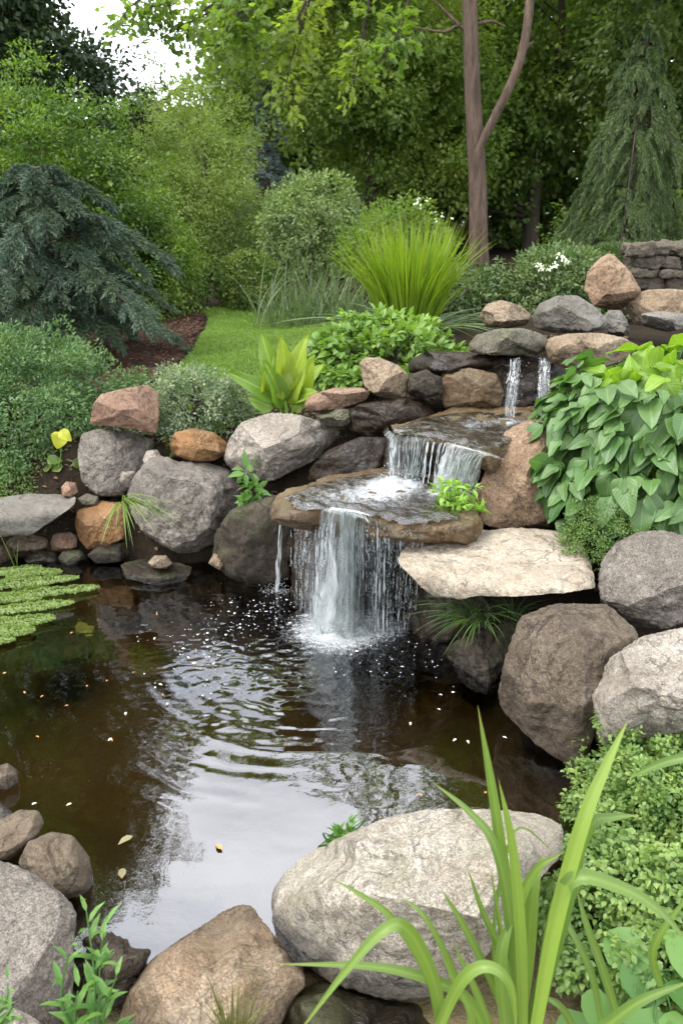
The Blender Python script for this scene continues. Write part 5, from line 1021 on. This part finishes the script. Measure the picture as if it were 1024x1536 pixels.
def simple_tree(name, label, X, Y, crown, k, per, R, L, wr, mat, seed, tr=.1, tpl='tiny', top=None, **kw):
    g = hz(X, Y); zt_ = max(c[2]+r[2]*.6 for c, r in crown); rs = np.random.default_rng(seed)
    path = [(X, Y, g-.05), (X+rs.normal(0, .06), Y, g+(zt_-g)*.35), (X+rs.normal(0, .12), Y, g+(zt_-g)*.7), (X, Y, zt_)]
    return tree(name, label, (X, Y, g), path, [tr, tr*.8, tr*.5, tr*.15], crown, k, per, R, L, wr, tpl, mat, seed, **kw)
simple_tree('hornbeam_tree', 'dense bright green leafy tree behind the blue spruce', -3.0, 8.6, [((-3.15, 8.6, 1.8), (1.2, 1.0, 1.1)), ((-2.35, 8.4, 1.2), (.72, .7, .68)), ((-3.4, 8.5, 1.0), (1.5, 1.0, .7)), ((-2.75, 8.3, 1.75), (.75, .7, .55)), ((-1.75, 8.75, 1.0), (.45, .45, .42))], 1500, 60, .19, .046, .55, MT['hornbeam'], 402, .08, lump=.3, zmin=-.7, shell=(.62, 1.02), up=.9, out=.6, flat=.4)
simple_tree('airy_tree', 'light airy olive-green tree behind the round box bush', -1.98, 12.2, [((-1.98, 12.2, 2.35), (.95, .8, 1.05)), ((-1.7, 12.0, 1.5), (.9, .7, .7)), ((-2.3, 12.2, 1.5), (.7, .7, .8))], 800, 46, .19, .046, .45, MT['airy'], 403, .04, lump=.35, zmin=-.9, shell=(.35, 1.0), out=.7)
simple_tree('maple_tree', 'broad yellow-green maple in the centre behind the round shrub', .5, 15.5, [((.3, 15.2, 4.4), (2.2, 1.5, 2.3)), ((1.3, 15.5, 2.9), (1.6, 1.2, 1.5)), ((-.5, 14.6, 5.6), (1.6, 1.2, 1.4))], 1300, 56, .3, .08, .7, MT['maple'], 404, .12, 'quad', lump=.35, shell=(.5, 1.0), up=.6)
simple_tree('woodland_tree', 'dark green woodland tree seen through the fork of the bare trunk', 3.9, 17.5, [((3.6, 17.2, 4.6), (2.6, 1.6, 3.4)), ((2.4, 17, 3.0), (1.6, 1.2, 1.9))], 900, 40, .32, .11, .65, MT['mid'], 405, .16, 'quad', lump=.35, shell=(.5, 1.0))
simple_tree('woodland_tree', 'tall deep green tree behind the weeping conifer', 6.6, 15.5, [((6.3, 15.2, 5.6), (2.6, 1.8, 4.6))], 800, 40, .32, .11, .65, MT['deep'], 406, .16, 'quad', lump=.35, shell=(.5, 1.0))
simple_tree('woodland_tree', 'slender dark tree between the maple and the forked trunk', 2.0, 18.8, [((1.9, 18.6, 5.0), (1.8, 1.3, 3.8))], 520, 40, .32, .11, .65, MT['deep'], 407, .12, 'quad', lump=.35, shell=(.5, 1.0))
simple_tree('dark_tree', 'dark tall tree against the sky above the leafy hornbeam', -4.6, 13.6, [((-4.7, 13.5, 4.9), (.8, .8, 2.2)), ((-4.9, 13.6, 8.6), (1.7, 1.3, 4.4)), ((-4.2, 13.5, 3.4), (1.3, 1, 1.2))], 900, 46, .28, .1, .6, MT['darkt'], 408, .14, 'quad', lump=.4, shell=(.35, 1.0))
simple_tree('birch_tree', 'light green tree at the edge of the sky beyond the dark tree', -6.9, 12.2, [((-6.7, 12, 5.0), (1.5, 1.4, 3.6)), ((-7.4, 12, 9.2), (2.9, 1.6, 4.4))], 900, 46, .32, .1, .65, MT['hornbeam'], 409, .14, 'quad', lump=.4, shell=(.4, 1.0))
simple_tree('added_tree', 'tall added tree hiding the sky from the pond mirror beside the dark tree', -6.4, 15.0, [((-6.2, 15, 4.5), (1.5, 1.2, 3.2)), ((-6.3, 15, 10), (2.2, 1.6, 4.6))], 700, 40, .34, .12, .65, MT['mid'], 412, .14, 'quad', lump=.35, shell=(.4, 1.0))  # added tree: blocks the sky that this side of the pond would mirror
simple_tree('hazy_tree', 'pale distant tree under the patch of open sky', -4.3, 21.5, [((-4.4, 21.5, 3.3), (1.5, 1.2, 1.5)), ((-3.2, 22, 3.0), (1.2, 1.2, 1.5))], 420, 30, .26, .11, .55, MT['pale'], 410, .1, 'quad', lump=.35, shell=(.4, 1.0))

def conifer(name, label, base, H, Rb, nb, mat, seed, droop=.25, tw=14, npt=34, nl=.03, nw=.004, tr=.05, z0=.12, rise=.25, tipdroop=.0, power=.85, twl=.3, trunk=True):
    rng = np.random.default_rng(seed); base = np.array(base, float); o = thing(name, base, label, 'tree'); mt_ = MB(); mb = MB()
    tp = base+np.array([rng.normal(0, .03), 0, H]); tube(mt_, [base-np.array([0, 0, .05]), (base+tp)/2+rng.normal(0, .02, 3), tp], [tr, tr*.6, tr*.1], 9, 16)
    PP, DD, NN, RR = [], [], [], []
    for b in range(nb):
        f = z0+(1-z0)*((b+rng.random())/nb); az = b*2.4+rng.normal(0, .3); ln = Rb*(1-f)**power*rng.uniform(.7, 1.15)+.06*Rb; ln *= rng.choice([.7, .9, 1, 1.2]); s = base+(tp-base)*f; hd = np.array([math.cos(az), math.sin(az), 0])
        t = np.linspace(0, 1, 16)[:, None]; C = s+hd*ln*t+UPV*ln*(rise*t-(rise+droop)*t**2) - UPV*tipdroop*ln*t**3; tube(mt_, C[::3], np.linspace(.012, .003, 6)*(tr/.05)**.5, 5)
        sd_ = np.cross(hd, UPV); rb_ = rng.random()
        for q in range(tw):
            tt = rng.uniform(.18, 1); p = C[int(tt*15)]; sg = rng.choice([-1, 1]); tl = ln*twl*(1.15-tt*.7)*rng.uniform(.6, 1.2)
            td = nrm(hd*rng.uniform(.5, 1)+sd_*sg*rng.uniform(.2, 1)+UPV*(rng.normal(.05, .15)-tipdroop*1.1)); u = np.linspace(.05, 1, npt)[:, None]
            Q = p+td*tl*u-UPV*tl*(.15+tipdroop*.6)*u**2; TD = td-UPV*(.3+1.2*tipdroop)*u
            rad = nrm(np.cross(TD, rng.normal(size=(npt, 3)))); PP.append(Q); DD.append(TD*.8+rad*.75); NN.append(np.cross(TD, rad)+.2*rng.normal(size=(npt, 3))); RR.append(np.clip(.5*rb_+.5*rng.random(npt), 0, 1))
    PP, DD, NN, RR = map(np.concatenate, (PP, DD, NN, RR)); n = len(PP); put_leaves(mb, PP, NN, DD, nl*rng.uniform(.7, 1.2, n), nw, 'tiny', rng, RR)
    mt_.build('trunk', MT['bark'], o, base); mb.build('needles', mat, o, base); return o
conifer('blue_spruce', 'shaggy blue-green spruce on the dark mulch bed', (-2.25, 6.35, hz(-2.25, 6.35)), 1.42, 1.1, 78, MT['spruce'], 421, .1, 44, 44, .042, .006, .05, .2, .32, .22, .42, .3)
conifer('far_spruce', 'slim haze-tinted blue spruce far behind the lawn', (-1.33, 15, hz(-1.33, 15)), 3.0, .85, 70, MT['farspruce'], 422, .3, 12, 26, .07, .013, .07, .05, .2, .05, .8, .4)
conifer('weeping_conifer', 'tall weeping conifer with long hanging sprays behind the stone wall', (2.98, 9.0, 1.0), 2.4, 1.0, 50, MT['weep'], 423, .6, 26, 54, .05, .005, .06, .12, .4, .6, .7, .62)
conifer('weeping_conifer', 'second weeping conifer cut off by the picture edge above the stone wall', (4.0, 8.4, 1.05), 1.5, .75, 40, MT['weep'], 424, .6, 20, 36, .045, .005, .05, .12, .35, .55, .7, .5)

# overhanging branches
rng = np.random.default_rng(431); ob = at(640, -420, 6.6); o = thing('overhanging_branch', ob, 'leafy branch hanging into view across the bright sky', 'branch'); mt_ = MB(); mb = MB()
hub = ob; 
for px in ([(640, -420), (520, -160), (400, -30), (290, 30), (235, 60)], [(520, -160), (400, -90), (270, -30), (195, 10), (190, 40)], [(560, -200), (480, -40), (440, 80), (425, 150)], [(600, -250), (560, -40), (540, 70), (530, 130)], [(400, -30), (350, 30), (325, 75)], [(600, -250), (500, -90), (380, 0), (370, 60)], [(620, -300), (620, -60), (600, 40), (570, 90)], [(480, -40), (450, 20), (430, 60)], [(270, -30), (240, 0), (215, 20)], [(400, -30), (330, 0), (270, 40)]):
    Q = np.array([at(x, y, 6.4+.25*math.sin(x*.03)) for x, y in px]); C = spline(Q, 40); tube(mt_, C[::3], np.linspace(.016, .003, 14), 5)
    for q in range(10, 40):
        for _ in range(2):
            d = rng.normal(size=3)*np.array([.8, .8, .5]); tp = C[q]+nrm(d)*rng.uniform(.04, .16)-UPV*.04; tube(mt_, [C[q], tp], [.002, .001], 3)
            n = 4; put_leaves(mb, np.repeat(tp[None], n, 0)+rng.normal(0, .02, (n, 3)), UPV*.7+rng.normal(0, .6, (n, 3)), d+rng.normal(0, .7, (n, 3))-.6*UPV, rng.uniform(.05, .085, n), rng.uniform(.035, .05, n), 'maple', rng)
mt_.build('twigs', MT['bark'], o, ob); mb.build('leaves', MT['maple'], o, ob)

# far woods, one mass
rng = np.random.default_rng(441); mb = MB(); mt_ = MB(); n = 5200
az = rng.uniform(D2R(-48), D2R(48), n); dist = rng.uniform(21, 31, n); ad = np.degrees(az)
topz = np.interp(ad, [-48, -26, -20, -17, -8, -5, 2, 8, 48], [11, 10, 8.5, 3.6, 4.2, 7, 9, 14, 15])
zz = 1.0+(topz-1.0)*rng.random(n)**.9; C = np.c_[dist*np.sin(az), dist*np.cos(az), zz]; C[:, 2] *= 1+.12*vnoise(np.c_[az*9, dist*.2, 0*az], 3)
clusters(mb, C, .75, 26, .24, .65, 'quad', rng, up=.7, jit=.7)
woods_leaf = mb
for k in range(60):
    a_ = rng.uniform(-.75, .75); d_ = rng.uniform(19, 27); x_, y_ = d_*math.sin(a_), d_*math.cos(a_); h_ = 3.2 if -.36 < a_ < -.12 else 8
    tube(mt_, [(x_, y_, .8), (x_+rng.normal(0, .15), y_, h_*.5), (x_+rng.normal(0, .3), y_, h_)], [rng.uniform(.07, .16), .09, .03], 6, 8)
n = 3800; az = rng.uniform(D2R(-8), D2R(48), n); dist = rng.uniform(19.5, 27, n); C = np.c_[dist*np.sin(az), dist*np.cos(az), .9+6.5*rng.random(n)**1.1]
clusters(mb, C, .7, 26, .22, .65, 'quad', rng, up=.7, jit=.7)
wo = woods_leaf.build('woods', MT['deep']); tag(wo, 'dense dark green woodland closing off the far side of the garden', 'woodland', kind='stuff')
tk = mt_.build('trunks', MT['bark'], wo); tk['kind'] = 'stuff'
